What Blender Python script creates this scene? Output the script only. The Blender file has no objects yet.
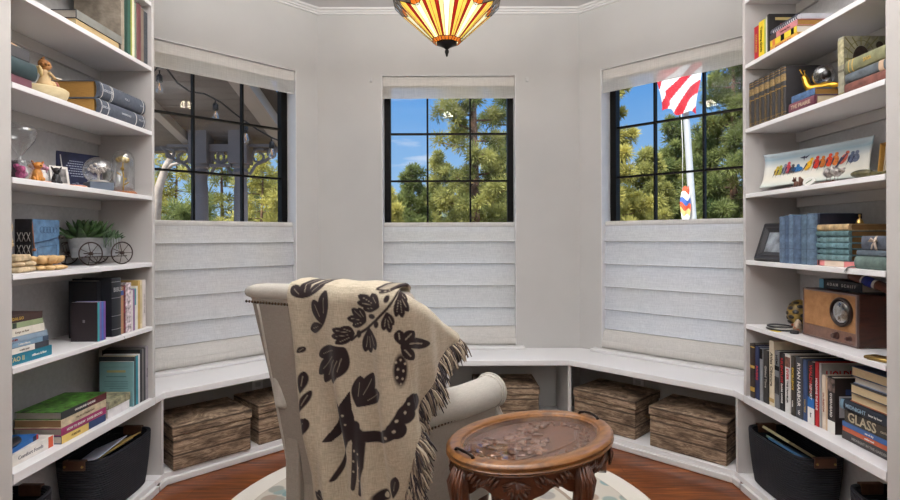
import bpy, bmesh, math, random
import numpy as np
from mathutils import Vector, Matrix
random.seed(7)
rng = np.random.default_rng(11)
COL = bpy.context.scene.collection
PI = math.pi
CZ, FOC, CX, CY = 1.215, 545.0, 449.0, 237.0      # camera height and lens, in pixels of the 900x500 frame

def V(*a): return Vector(a)
def at(px, py, Y):
    return Vector(((px - CX) / FOC * Y, Y, CZ + (CY - py) / FOC * Y))
def yat(px, X): return abs(X) * FOC / abs(px - CX)   # depth at which the plane X shows at column px
def lin(c):
    c /= 255.0
    return c / 12.92 if c <= .04045 else ((c + .055) / 1.055) ** 2.4
def rgb(r, g, b): return (lin(r), lin(g), lin(b), 1)

# ---------------------------------------------------------------- materials
_mc = {}
def newmat(name):
    m = bpy.data.materials.new(name); m.use_nodes = True
    nt = m.node_tree; nt.nodes.clear()
    out = nt.nodes.new('ShaderNodeOutputMaterial')
    return m, nt, out
def N(nt, typ, **kw):
    n = nt.nodes.new(typ)
    for k, v in kw.items():
        if k in n.inputs: n.inputs[k].default_value = v
        else: setattr(n, k, v)
    return n
def ramp(nt, stops, fac=None, interp='LINEAR'):
    r = nt.nodes.new('ShaderNodeValToRGB'); e = r.color_ramp.elements
    r.color_ramp.interpolation = interp
    while len(e) < len(stops): e.new(.5)
    for el, (p, c) in zip(e, stops): el.position = p; el.color = c
    if fac is not None: nt.links.new(fac, r.inputs[0])
    return r
def mixc(nt, fac, a, b, blend='MIX'):
    m = nt.nodes.new('ShaderNodeMix'); m.data_type = 'RGBA'; m.blend_type = blend
    for s, v in ((m.inputs[0], fac), (m.inputs[6], a), (m.inputs[7], b)):
        if hasattr(v, 'is_output'): nt.links.new(v, s)
        else: s.default_value = v
    return m.outputs[2]
def coords(nt, scale=(1, 1, 1), kind='Object', rot=(0, 0, 0)):
    tc = nt.nodes.new('ShaderNodeTexCoord'); mp = nt.nodes.new('ShaderNodeMapping')
    mp.inputs['Scale'].default_value = scale; mp.inputs['Rotation'].default_value = rot
    nt.links.new(tc.outputs[kind], mp.inputs['Vector'])
    return mp.outputs['Vector']
def M(c, rough=.6, metal=0.0, var=.12, vs=14, bump=0.0, bs=120, coat=0.0, sc=(1, 1, 1), emit=0, spec=.5):
    """painted / cloth / paper / metal: one colour broken up by noise, with an optional fine bump"""
    key = ('M', c, rough, metal, var, vs, bump, bs, coat, sc, emit, spec)
    if key in _mc: return _mc[key]
    m, nt, out = newmat('surface_%d' % len(_mc))
    p = N(nt, 'ShaderNodeBsdfPrincipled', Roughness=rough, Metallic=metal)
    p.inputs['Coat Weight'].default_value = coat; p.inputs['Specular IOR Level'].default_value = spec
    co = coords(nt, sc)
    n = N(nt, 'ShaderNodeTexNoise', Scale=vs, Detail=4); nt.links.new(co, n.inputs['Vector'])
    a = rgb(*c); lo = tuple(x * (1 - var * 1.6) for x in a[:3]) + (1,); hi = tuple(min(1, x * (1 + var)) for x in a[:3]) + (1,)
    r = ramp(nt, [(.3, lo), (.7, hi)], n.outputs['Fac'])
    nt.links.new(r.outputs[0], p.inputs['Base Color'])
    if bump:
        b2 = N(nt, 'ShaderNodeTexNoise', Scale=bs, Detail=3); nt.links.new(co, b2.inputs['Vector'])
        b = N(nt, 'ShaderNodeBump', Strength=bump, Distance=.004); nt.links.new(b2.outputs['Fac'], b.inputs['Height'])
        nt.links.new(b.outputs[0], p.inputs['Normal'])
    if emit:
        nt.links.new(r.outputs[0], p.inputs['Emission Color']); p.inputs['Emission Strength'].default_value = emit
    nt.links.new(p.outputs[0], out.inputs[0])
    _mc[key] = m
    return m
def glass(name, tint=(1, 1, 1, 1), refl=.10, rough=.0):
    m, nt, out = newmat(name)
    t = N(nt, 'ShaderNodeBsdfTransparent', Color=tint); g = N(nt, 'ShaderNodeBsdfGlossy', Roughness=rough)
    lw = N(nt, 'ShaderNodeLayerWeight', Blend=.35)
    mr = N(nt, 'ShaderNodeMapRange'); mr.inputs['To Min'].default_value = refl * .5; mr.inputs['To Max'].default_value = min(1, refl * 5)
    nt.links.new(lw.outputs['Facing'], mr.inputs['Value'])
    mx = N(nt, 'ShaderNodeMixShader'); nt.links.new(mr.outputs[0], mx.inputs[0])
    nt.links.new(t.outputs[0], mx.inputs[1]); nt.links.new(g.outputs[0], mx.inputs[2]); nt.links.new(mx.outputs[0], out.inputs[0])
    return m
def woodmat(name, c1, c2, scale=(1, 12, 12), ns=3.0, rough=.45, coat=.0, bump=.1, dark=None, kind='Object'):
    m, nt, out = newmat(name)
    p = N(nt, 'ShaderNodeBsdfPrincipled', Roughness=rough); p.inputs['Coat Weight'].default_value = coat; p.inputs['Coat Roughness'].default_value = .2
    co = coords(nt, scale, kind)
    n = N(nt, 'ShaderNodeTexNoise', Scale=ns, Detail=8, Roughness=.65, Distortion=.6); nt.links.new(co, n.inputs['Vector'])
    st = [(.28, rgb(*c1)), (.72, rgb(*c2))]
    if dark: st = [(.25, rgb(*dark)), (.42, rgb(*c1)), (.75, rgb(*c2))]
    r = ramp(nt, st, n.outputs['Fac']); nt.links.new(r.outputs[0], p.inputs['Base Color'])
    b = N(nt, 'ShaderNodeBump', Strength=bump, Distance=.006); nt.links.new(n.outputs['Fac'], b.inputs['Height']); nt.links.new(b.outputs[0], p.inputs['Normal'])
    nt.links.new(p.outputs[0], out.inputs[0])
    return m
def floormat():
    m, nt, out = newmat('hardwood_planks')
    p = N(nt, 'ShaderNodeBsdfPrincipled', Roughness=.32)
    co = coords(nt)
    br = N(nt, 'ShaderNodeTexBrick', offset=.37, Scale=1.0)
    br.inputs['Brick Width'].default_value = .9; br.inputs['Row Height'].default_value = .085; br.inputs['Mortar Size'].default_value = .0012
    br.inputs['Color1'].default_value = (.25, .25, .25, 1); br.inputs['Color2'].default_value = (.75, .75, .75, 1); br.inputs['Mortar'].default_value = (0, 0, 0, 1)
    nt.links.new(co, br.inputs['Vector'])
    co2 = coords(nt, (2.6, 30, 1))
    n = N(nt, 'ShaderNodeTexNoise', Scale=1.5, Detail=9, Roughness=.6, Distortion=.8); nt.links.new(co2, n.inputs['Vector'])
    grain = ramp(nt, [(.32, rgb(78, 38, 20)), (.5, rgb(128, 70, 36)), (.68, rgb(166, 100, 54))], n.outputs['Fac'])
    tone = ramp(nt, [(0, (.3, .26, .24, 1)), (.2, (.66, .64, .62, 1)), (.8, (1.06, 1.04, 1, 1))], br.outputs['Color'])
    c = mixc(nt, 1.0, grain.outputs[0], tone.outputs[0], 'MULTIPLY'); nt.links.new(c, p.inputs['Base Color'])
    nt.links.new(p.outputs[0], out.inputs[0])
    return m
def rusticmat():
    m, nt, out = newmat('weathered_plank_print')
    p = N(nt, 'ShaderNodeBsdfPrincipled', Roughness=.75)
    co = coords(nt, (5, 5, 46))
    n = N(nt, 'ShaderNodeTexNoise', Scale=2.0, Detail=10, Roughness=.74, Distortion=1.6); nt.links.new(co, n.inputs['Vector'])
    r = ramp(nt, [(.28, rgb(40, 29, 23)), (.40, rgb(100, 80, 64)), (.52, rgb(158, 134, 110)), (.66, rgb(206, 184, 158))], n.outputs['Fac'])
    n2 = N(nt, 'ShaderNodeTexNoise', Scale=9, Detail=3); nt.links.new(coords(nt, (1, 1, 1.6)), n2.inputs['Vector'])
    r2 = ramp(nt, [(.34, (.40, .37, .34, 1)), (.56, (1, 1, 1, 1))], n2.outputs['Fac'])
    c = mixc(nt, 1.0, r.outputs[0], r2.outputs[0], 'MULTIPLY')
    w = N(nt, 'ShaderNodeTexWave', wave_type='BANDS', bands_direction='Z', Scale=4.4, Distortion=.6, Detail=2); nt.links.new(coords(nt), w.inputs['Vector'])
    r3 = ramp(nt, [(.0, (.12, .1, .09, 1)), (.09, (1, 1, 1, 1))], w.outputs['Fac'])
    c = mixc(nt, .85, c, r3.outputs[0], 'MULTIPLY')
    nt.links.new(c, p.inputs['Base Color'])
    b = N(nt, 'ShaderNodeBump', Strength=.25, Distance=.004); nt.links.new(n.outputs['Fac'], b.inputs['Height']); nt.links.new(b.outputs[0], p.inputs['Normal'])
    nt.links.new(p.outputs[0], out.inputs[0])
    return m
def linenmat(name, c, sc=420, rough=.9, strength=.25, var=.1):
    m, nt, out = newmat(name)
    p = N(nt, 'ShaderNodeBsdfPrincipled', Roughness=rough); p.inputs['Sheen Weight'].default_value = .15
    p.inputs['Specular IOR Level'].default_value = .2
    co = coords(nt)
    n1 = N(nt, 'ShaderNodeTexNoise', Scale=1.0, Detail=3); nt.links.new(coords(nt, (sc, sc, sc * .12)), n1.inputs['Vector'])
    n2 = N(nt, 'ShaderNodeTexNoise', Scale=1.0, Detail=3); nt.links.new(coords(nt, (sc * .12, sc * .12, sc)), n2.inputs['Vector'])
    f = N(nt, 'ShaderNodeMath', operation='ADD'); nt.links.new(n1.outputs['Fac'], f.inputs[0]); nt.links.new(n2.outputs['Fac'], f.inputs[1])
    h = N(nt, 'ShaderNodeMath', operation='MULTIPLY'); h.inputs[1].default_value = .5; nt.links.new(f.outputs[0], h.inputs[0])
    a = rgb(*c)
    r = ramp(nt, [(.35, tuple(x * (1 - var * 2) for x in a[:3]) + (1,)), (.65, tuple(min(1, x * (1 + var)) for x in a[:3]) + (1,))], h.outputs[0])
    nt.links.new(r.outputs[0], p.inputs['Base Color'])
    b = N(nt, 'ShaderNodeBump', Strength=strength, Distance=.002); nt.links.new(h.outputs[0], b.inputs['Height']); nt.links.new(b.outputs[0], p.inputs['Normal'])
    nt.links.new(p.outputs[0], out.inputs[0])
    return m, nt, p, r
def shademat(name, c, trans=.5, sheer=.1):
    m, nt, out = newmat(name)
    d = N(nt, 'ShaderNodeBsdfDiffuse'); t = N(nt, 'ShaderNodeBsdfTranslucent'); tr = N(nt, 'ShaderNodeBsdfTransparent')
    n1 = N(nt, 'ShaderNodeTexNoise', Scale=1.0, Detail=4, Roughness=.7); nt.links.new(coords(nt, (14, 14, 260)), n1.inputs['Vector'])
    n2 = N(nt, 'ShaderNodeTexNoise', Scale=1.0, Detail=4, Roughness=.7); nt.links.new(coords(nt, (240, 240, 10)), n2.inputs['Vector'])
    f = N(nt, 'ShaderNodeMath', operation='ADD'); nt.links.new(n1.outputs['Fac'], f.inputs[0]); nt.links.new(n2.outputs['Fac'], f.inputs[1])
    h = N(nt, 'ShaderNodeMath', operation='MULTIPLY'); h.inputs[1].default_value = .5; nt.links.new(f.outputs[0], h.inputs[0])
    a = rgb(*c)
    r = ramp(nt, [(.36, tuple(x * .78 for x in a[:3]) + (1,)), (.64, a)], h.outputs[0])
    nt.links.new(r.outputs[0], d.inputs[0]); nt.links.new(r.outputs[0], t.inputs[0])
    m1 = N(nt, 'ShaderNodeMixShader'); m1.inputs[0].default_value = trans; nt.links.new(d.outputs[0], m1.inputs[1]); nt.links.new(t.outputs[0], m1.inputs[2])
    m2 = N(nt, 'ShaderNodeMixShader'); m2.inputs[0].default_value = sheer; nt.links.new(m1.outputs[0], m2.inputs[1]); nt.links.new(tr.outputs[0], m2.inputs[2])
    nt.links.new(m2.outputs[0], out.inputs[0])
    return m
def ropemat(c):
    m, nt, out = newmat('coiled_rope')
    p = N(nt, 'ShaderNodeBsdfPrincipled', Roughness=.8)
    w = N(nt, 'ShaderNodeTexWave', wave_type='BANDS', bands_direction='Z', Scale=32, Distortion=.4, Detail=1); nt.links.new(coords(nt), w.inputs['Vector'])
    a = rgb(*c)
    r = ramp(nt, [(0, tuple(x * .35 for x in a[:3]) + (1,)), (.6, a)], w.outputs['Fac']); nt.links.new(r.outputs[0], p.inputs['Base Color'])
    b = N(nt, 'ShaderNodeBump', Strength=.8, Distance=.006); nt.links.new(w.outputs['Fac'], b.inputs['Height']); nt.links.new(b.outputs[0], p.inputs['Normal'])
    nt.links.new(p.outputs[0], out.inputs[0])
    return m
def rugmat():
    m, nt, out = newmat('woven_rug')
    p = N(nt, 'ShaderNodeBsdfPrincipled', Roughness=.95); p.inputs['Specular IOR Level'].default_value = .1
    co = coords(nt)
    flat = N(nt, 'ShaderNodeVectorMath', operation='MULTIPLY'); flat.inputs[1].default_value = (1, 1, 0); nt.links.new(co, flat.inputs[0])
    ln = N(nt, 'ShaderNodeVectorMath', operation='LENGTH'); nt.links.new(flat.outputs[0], ln.inputs[0])
    cream = rgb(222, 216, 204); taupe = rgb(166, 148, 132); pale = rgb(200, 192, 178)
    base = ramp(nt, [(0, pale), (.60, pale), (.605, taupe), (.625, cream), (.66, taupe), (.665, pale), (.86, rgb(190, 176, 162)), (.865, cream)], ln.outputs['Value'], 'CONSTANT')
    vo = N(nt, 'ShaderNodeTexVoronoi', Scale=9.5); nt.links.new(flat.outputs[0], vo.inputs['Vector'])
    blob = ramp(nt, [(.36, (1, 1, 1, 1)), (.44, (0, 0, 0, 1))], vo.outputs['Distance'])
    hue = ramp(nt, [(0, rgb(120, 146, 148)), (.4, rgb(146, 168, 164)), (.7, rgb(176, 150, 132)), (1, rgb(112, 136, 146))], vo.outputs['Color'])
    band = ramp(nt, [(0, (.75, .75, .75, 1)), (.6, (0, 0, 0, 1)), (.665, (1, 1, 1, 1)), (.86, (0, 0, 0, 1))], ln.outputs['Value'], 'CONSTANT')
    fac = N(nt, 'ShaderNodeMath', operation='MULTIPLY'); nt.links.new(blob.outputs[0], fac.inputs[0]); nt.links.new(band.outputs[0], fac.inputs[1])
    c = mixc(nt, fac.outputs[0], base.outputs[0], hue.outputs[0]); nt.links.new(c, p.inputs['Base Color'])
    n = N(nt, 'ShaderNodeTexNoise', Scale=260, Detail=2); nt.links.new(co, n.inputs['Vector'])
    b = N(nt, 'ShaderNodeBump', Strength=.5, Distance=.004); nt.links.new(n.outputs['Fac'], b.inputs['Height']); nt.links.new(b.outputs[0], p.inputs['Normal'])
    nt.links.new(p.outputs[0], out.inputs[0])
    return m

# ---------------------------------------------------------------- mesh builder
class MB:
    def __init__(self):
        self.v = []; self.f = []; self.mi = []; self.T = Matrix.Identity(4); self.cur = 0
    def mat(self, i): self.cur = i; return self
    def add(self, vs, fs):
        b = len(self.v)
        self.v += [self.T @ Vector(p) for p in vs]
        self.f += [tuple(b + i for i in f) for f in fs]; self.mi += [self.cur] * len(fs)
        return self
    def box(self, x0, x1, y0, y1, z0, z1):
        vs = [(x, y, z) for x in (x0, x1) for y in (y0, y1) for z in (z0, z1)]
        return self.add(vs, [(0, 1, 3, 2), (4, 6, 7, 5), (0, 4, 5, 1), (2, 3, 7, 6), (0, 2, 6, 4), (1, 5, 7, 3)])
    def prism(self, poly, a, b, plane='XY'):
        n = len(poly)
        def P(p, h): return {'XY': (p[0], p[1], h), 'XZ': (p[0], h, p[1]), 'YZ': (h, p[0], p[1])}[plane]
        vs = [P(p, a) for p in poly] + [P(p, b) for p in poly]
        return self.add(vs, [tuple(range(n))[::-1], tuple(range(n, 2 * n))] + [(i, (i + 1) % n, n + (i + 1) % n, n + i) for i in range(n)])
    def loft(self, loops, cap=True, closed=True):
        n = len(loops[0]); vs = [p for l in loops for p in l]; fs = []
        m = n if closed else n - 1
        for k in range(len(loops) - 1):
            for i in range(m):
                j = (i + 1) % n
                fs.append((k * n + i, k * n + j, (k + 1) * n + j, (k + 1) * n + i))
        if cap: fs += [tuple(range(n))[::-1], tuple(range((len(loops) - 1) * n, len(loops) * n))]
        return self.add(vs, fs)
    def lathe(self, prof, n=24, c=(0, 0, 0), cap=True, sx=1, sy=1):
        loops = [[(c[0] + r * sx * math.cos(2 * PI * i / n), c[1] + r * sy * math.sin(2 * PI * i / n), c[2] + z) for i in range(n)] for r, z in prof]
        return self.loft(loops, cap)
    def tube(self, pts, r, n=8, cap=True, flat=1.0):
        pts = [Vector(p) for p in pts]; loops = []
        R = r if isinstance(r, (list, tuple)) else [r] * len(pts)
        prev = None
        for i, p in enumerate(pts):
            d = (pts[min(i + 1, len(pts) - 1)] - pts[max(i - 1, 0)]).normalized()
            if prev is None:
                u = d.cross(Vector((0, 0, 1)));  u = d.cross(Vector((1, 0, 0))) if u.length < .1 else u
            else: u = prev - d * prev.dot(d)
            u.normalize(); w = d.cross(u); prev = u
            loops.append([p + (u * math.cos(2 * PI * k / n) + w * math.sin(2 * PI * k / n) * flat) * R[i] for k in range(n)])
        return self.loft(loops, cap)
    def ring(self, pts, r, n=6):
        pts = [Vector(p) for p in pts]; m = len(pts); loops = []
        c = sum(pts, Vector()) / m
        nrm = sum(((pts[i] - c).cross(pts[(i + 1) % m] - c) for i in range(m)), Vector()).normalized()
        for i, p in enumerate(pts):
            d = (pts[(i + 1) % m] - pts[i - 1]).normalized(); u = d.cross(nrm).normalized()
            loops.append([p + (u * math.cos(2 * PI * k / n) + nrm * math.sin(2 * PI * k / n)) * r for k in range(n)])
        return self.loft(loops + [loops[0]], False)
    def ball(self, c, r, n=12, m=8, R=None):
        r = (r, r, r) if not isinstance(r, (tuple, list)) else r
        R = R or Matrix.Identity(3); c = Vector(c)
        vs = [c + R @ Vector((0, 0, -r[2]))]; fs = []
        for j in range(1, m):
            t = -PI / 2 + PI * j / m
            for i in range(n):
                a = 2 * PI * i / n
                vs.append(c + R @ Vector((r[0] * math.cos(t) * math.cos(a), r[1] * math.cos(t) * math.sin(a), r[2] * math.sin(t))))
        vs.append(c + R @ Vector((0, 0, r[2]))); L = len(vs) - 1
        for i in range(n):
            k = (i + 1) % n
            fs.append((0, 1 + k, 1 + i)); fs.append((L, 1 + (m - 2) * n + i, 1 + (m - 2) * n + k))
            for j in range(m - 2):
                a = 1 + j * n; fs.append((a + i, a + k, a + n + k, a + n + i))
        return self.add(vs, fs)
    def build(self, name, mats, parent=None, smooth=False, bevel=0, seg=2, sub=0, ang=None):
        me = bpy.data.meshes.new(name)
        me.from_pydata([tuple(p) for p in self.v], [], self.f)
        mats = mats if isinstance(mats, (list, tuple)) else [mats]
        for m in mats: me.materials.append(m)
        if len(mats) > 1: me.polygons.foreach_set('material_index', self.mi)
        bm = bmesh.new(); bm.from_mesh(me); bmesh.ops.recalc_face_normals(bm, faces=bm.faces); bm.to_mesh(me); bm.free()
        if smooth: me.polygons.foreach_set('use_smooth', [True] * len(me.polygons))
        if smooth and ang: me.set_sharp_from_angle(angle=math.radians(ang))
        o = bpy.data.objects.new(name, me); COL.objects.link(o)
        if parent: o.parent = parent
        if bevel:
            b = o.modifiers.new('bevel', 'BEVEL'); b.width = bevel; b.segments = seg; b.limit_method = 'ANGLE'; b.angle_limit = math.radians(40)
            if seg > 1:
                me.polygons.foreach_set('use_smooth', [True] * len(me.polygons)); b.harden_normals = True
        if sub:
            s = o.modifiers.new('sub', 'SUBSURF'); s.levels = sub; s.render_levels = sub
        return o

def tag(o, label, cat, group=None, kind=None):
    o['label'] = label; o['category'] = cat
    if group: o['group'] = group
    if kind: o['kind'] = kind
    return o
def thing(name, label, cat, loc=(0, 0, 0), rz=0, group=None, mat=None):
    o = bpy.data.objects.new(name, None); COL.objects.link(o); o.empty_display_size = .05
    if mat is not None: o.matrix_world = mat
    else: o.location = loc; o.rotation_euler = (0, 0, rz)
    return tag(o, label, cat, group)
def struct(o):
    o['kind'] = 'structure'; return o
def copy_tree(o, parent=None):
    c = o.copy(); COL.objects.link(c); c.parent = parent
    for ch in list(o.children): copy_tree(ch, c)
    return c
def text_mesh(name, body, size, mat, parent, mtx, maxw=None, bold=.0, ext=.0004):
    cu = bpy.data.curves.new('t', 'FONT'); cu.body = body; cu.size = size; cu.align_x = 'CENTER'; cu.align_y = 'CENTER'
    cu.extrude = ext; cu.offset = bold; cu.resolution_u = 2
    t = bpy.data.objects.new('t', cu); COL.objects.link(t)
    dg = bpy.context.evaluated_depsgraph_get()
    me = bpy.data.meshes.new_from_object(t.evaluated_get(dg))
    bpy.data.objects.remove(t); bpy.data.curves.remove(cu)
    xs = [v.co.x for v in me.vertices] or [0]
    w = max(xs) - min(xs)
    if maxw and w > maxw: me.transform(Matrix.Diagonal((maxw / w, 1, 1, 1)))
    me.materials.clear(); me.materials.append(mat); me.name = name
    o = bpy.data.objects.new(name, me); COL.objects.link(o); o.parent = parent; o.matrix_local = mtx
    return o

# ---------------------------------------------------------------- shared materials
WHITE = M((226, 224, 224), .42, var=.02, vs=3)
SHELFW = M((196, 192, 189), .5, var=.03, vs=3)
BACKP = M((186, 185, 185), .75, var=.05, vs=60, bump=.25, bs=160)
WALLM = M((190, 188, 185), .85, var=.03, vs=2.5, bump=.05, bs=220)
CEILM = M((206, 204, 204), .9, var=.02, vs=2)
STILEW = M((190, 186, 182), .5, var=.02, vs=3)
TRIMW = M((216, 214, 212), .5, var=.02, vs=3)
BLACK = M((11, 10, 9), .5, var=.1, vs=20, spec=.15)
PAGE = M((214, 196, 160), .85, var=.12, vs=260, sc=(12, .2, .2))
PAGEW = M((222, 214, 200), .85, var=.1, vs=260, sc=(12, .2, .2))
PAGEO = M((176, 132, 66), .85, var=.18, vs=220, sc=(12, .2, .2))
PAGEG = M((168, 160, 148), .85, var=.1, vs=220, sc=(12, .2, .2))
GOLD = M((214, 164, 60), .3, 1.0, var=.1)
BRASS = M((176, 146, 88), .35, 1.0, var=.1)
SILVER = M((200, 200, 204), .3, .9, var=.06)
GALV = M((176, 180, 184), .38, .85, var=.18, vs=30)
DARKWIRE = M((60, 44, 38), .5, .4, var=.1)
INKW = M((232, 230, 224), .6, var=.02)
INKG = M((206, 170, 84), .5, .3, var=.05)
LEATHER = M((92, 62, 46), .5, var=.15, vs=30)
GLASS = glass('clear_glass', refl=.10)
PANE = glass('window_glass', refl=.012)
CLEAR = glass('thin_clear_glass', (.97, .98, .98, 1), refl=.16)
FLOORM = floormat(); RUSTIC = rusticmat(); RUGM = rugmat(); ROPE = ropemat((17, 19, 33))
LINEN, _, _, _ = linenmat('chair_linen', (186, 180, 170), var=.06)
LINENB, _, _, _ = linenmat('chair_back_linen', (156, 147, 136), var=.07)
SHADE = shademat('shade_linen', (250, 249, 247), .55, .05)
SHEER = shademat('shade_linen_sheer', (250, 247, 242), .6, .2)
SHADEB = shademat('shade_linen_band', (222, 218, 212), .15, .0)
TWOOD = woodmat('walnut_polish', (82, 50, 24), (160, 108, 58), (3, 16, 16), 3, .3, .35, .05)
TDARK = woodmat('walnut_carved', (58, 30, 18), (104, 60, 36), (6, 6, 6), 5, .35, .3, .1)
TPANEL = woodmat('walnut_panel', (78, 44, 28), (122, 78, 52), (4, 18, 18), 3, .35, .2, .05)
# ---------------------------------------------------------------- the room
YC, HW, XW, YW = 3.72, .8925, 1.67, 2.9425        # centre bay wall, its half width, side walls and where the bay meets them
ZC = 2.765                                        # ceiling
BT = .458                                         # top of the window bench
b = MB().box(-3, 3, -2.8, 4.2, -.12, 0); struct(b.build('floor', FLOORM))
b = MB().prism([(-1.83, -2.8), (1.83, -2.8), (1.83, 3.01), (.96, 3.88), (-.96, 3.88), (-1.83, 3.01)], ZC, ZC + .12); struct(b.build('ceiling', CEILM))
for s, side in ((-1, 'left'), (1, 'right')):
    b = MB()
    b.prism([(s * XW, 1.5), (s * XW, YW), (s * 1.83, 3.01), (s * 1.83, 1.5)], 0, ZC)
    b.prism([(s * 1.40, -2.6), (s * 1.40, 1.5), (s * 1.83, 1.5), (s * 1.83, -2.6)], 0, ZC)
    struct(b.build('wall_' + side, WALLM))
struct(MB().box(-1.83, 1.83, -2.75, -2.6, 0, ZC).build('wall_rear', WALLM))
# crown moulding round the bay
poly = [(-XW, 2.60), (-XW, YW), (-HW, YC), (HW, YC), (XW, YW), (XW, 2.60)]
inn = []
for i, p in enumerate(poly):
    p = Vector(p); ds = []
    if i: ds.append((p - Vector(poly[i - 1])).normalized())
    if i < len(poly) - 1: ds.append((Vector(poly[i + 1]) - p).normalized())
    ns = [Vector((d.y, -d.x)) for d in ds]
    m = sum(ns, Vector((0, 0))).normalized(); inn.append(m / max(.3, m.dot(ns[0])))
prof = [(0, 2.733), (.014, 2.733), (.016, 2.742), (.03, 2.744), (.034, 2.752), (.05, 2.754), (.055, 2.764), (0, 2.764)]
loops = [[(p[0] + d.x * o, p[1] + d.y * o, z) for o, z in prof] for p, d in zip(poly, inn)]
struct(MB().loft(loops).build('trim_1', TRIMW))

WT = .20
T0, T1, Z0, Z1 = .162, 1.0750, .458, 2.321
def wall_frame(p0, d):
    d = Vector((d[0], d[1], 0)).normalized(); o = Vector((-d.y, d.x, 0))
    return Matrix(((d.x, o.x, 0, p0[0]), (d.y, o.y, 0, p0[1]), (0, 0, 1, 0), (0, 0, 0, 1)))
R2 = math.sqrt(.5); LB = (XW - HW) / R2
JAMB = M((226, 225, 224), .6, var=.02)
def bay(side, n, p0, d, L, t0, t1, shade_label):
    F = wall_frame(p0, d)
    b = MB()
    b.box(0, t0, 0, WT, 0, ZC).box(t1, L, 0, WT, 0, ZC).box(t0, t1, 0, WT, Z1, ZC).box(t0, t1, 0, WT, 0, Z0)
    o = b.build('wall_' + side, WALLM); o.matrix_world = F; struct(o)
    # window: dark frame, muntins, pane; white jamb lining and sill
    w = bpy.data.objects.new('window_%d' % n, None); COL.objects.link(w); w.matrix_world = F; struct(w)
    fw = .046; b = MB()
    b.box(t0, t0 + fw, .115, .17, Z0, Z1).box(t1 - fw, t1, .115, .17, Z0, Z1).box(t0 + fw, t1 - fw, .115, .17, Z1 - .044, Z1).box(t0 + fw, t1 - fw, .115, .17, Z0, Z0 + .05)
    b.build('window_frame', BLACK, w)
    a0, a1 = t0 + fw, t1 - fw; g = (a1 - a0) / 3; b = MB()
    for k in (-.151, .151): b.box((a0 + a1) / 2 + k - .006, (a0 + a1) / 2 + k + .006, .127, .160, Z0 + .05, Z1 - .044)
    for z in (1.944, 1.611, 1.278, .945, .612): b.box(a0, a1, .1285, .1585, z - .006, z + .006)
    b.build('muntin', BLACK, w)
    MB().box(a0, a1, .142, .146, Z0 + .05, Z1 - .044).build('window_pane', PANE, w)
    b = MB()
    for t in (t0 + .002, t1 - .002): b.box(t - .002, t + .002, .001, .115, Z0 + .02, Z1 - .004)
    b.box(t0, t1, .001, .115, Z1 - .004, Z1 - .0005)
    b.build('window_jamb', JAMB, w)
    e0, e1 = max(t0 - .05, .0), min(t1 + .05, L)
    MB().box(e0, e1, -.065, .115, Z0, Z0 + .019).build('window_sill', WHITE, w, bevel=.004)
    # the linen shade that drops from the top and stacks on the sill
    s = thing('roman_shade', shade_label, 'window shade', mat=F)
    c0, c1 = t0 + .006, t1 - .006
    b = MB()
    def strip(pr, m, x0=c0, x1=c1, seg=14):
        b.mat(m)
        ts = [x0 + (x1 - x0) * i / seg for i in range(seg + 1)]
        vs = [(t, nn + .0015 * math.sin(t * 23 + z * 9), z) for nn, z in pr for t in ts]; k = seg + 1
        b.add(vs, [(i * k + j, i * k + j + 1, (i + 1) * k + j + 1, (i + 1) * k + j) for i in range(len(pr) - 1) for j in range(seg)])
    strip([(.018, Z1 - .008), (.016, Z1 - .07), (.016, Z1 - .071)], 1)
    strip([(.016, Z1 - .071), (.017, Z1 - .15)], 0)
    strip([(.0175, Z1 - .15), (.019, Z1 - .156), (.024, Z1 - .154)], 1)
    for t in (c0, c1): b.mat(1).add([(t, .018, Z1 - .008), (t, .06, Z1 - .008), (t, .06, Z1 - .14), (t, .019, Z1 - .15)], [(0, 1, 2, 3)])
    b.build('valance', [SHEER, SHADEB], s, smooth=False)
    b = MB(); b.mat(1).box(c0, c1, .02, .06, Z1 - .028, Z1 - .006); b.build('head_rail', [WHITE, WHITE], s)
    b = MB()
    strip([(.046, 1.316), (.042, 1.313), (.042, 1.287), (.046, 1.284)], 1)
    zs = [1.284, 1.184, 1.033, .882, .732, .604]
    for k in range(5):
        za, zb = zs[k], zs[k + 1]
        pr = [(.046, za), (.045, za - .03), (.038, (za + zb) / 2), (.030, zb + .012), (.027, zb + .002)]
        strip(pr, 0)
        strip([(.027, zb + .002), (.030, zb - .004), (.040, zb + .004), (.046, zb)], 1)
    b.build('shade_panel', [SHADE, SHADEB], s, smooth=True)
    b = MB()
    strip([(.046, .604), (.020, .592), (.006, .566), (.0, .535), (-.002, .528), (-.004, .500), (.004, .487), (.03, .484), (.055, .49), (.05, .55)], 1)
    strip([(-.0035, .530), (-.010, .526), (-.012, .496), (-.004, .480), (.03, .479)], 1)
    b.build('bottom_fold', [SHADE, SHADEB], s, smooth=True)
    return F
FC = bay('bay_center', 2, (-HW, YC), (1, 0), 2 * HW, .4365, 1.3510, 'pale linen roman shade on the center window, half lowered behind the armchair')
FL = bay('bay_left', 1, (-XW, YW), (1, 1), LB, LB - T1, LB - T0, 'pale linen roman shade on the window facing the porch, beside the law books')
FR = bay('bay_right', 3, (HW, YC), (1, -1), LB, T0, T1, 'pale linen roman shade on the window with the flag outside')
# small wall sensors either side of the centre window
for x, lab in ((-.53, 'tiny grey shade bracket cover on the wall, left of the center window'), (.535, 'tiny grey shade bracket cover on the wall, right of the center window')):
    b = MB().box(x - .009, x + .009, YC - .012, YC, 2.272, 2.302); o = b.build('wall_clip', M((190, 188, 186), .5), bevel=.003)
    tag(o, lab, 'wall clip')

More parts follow.
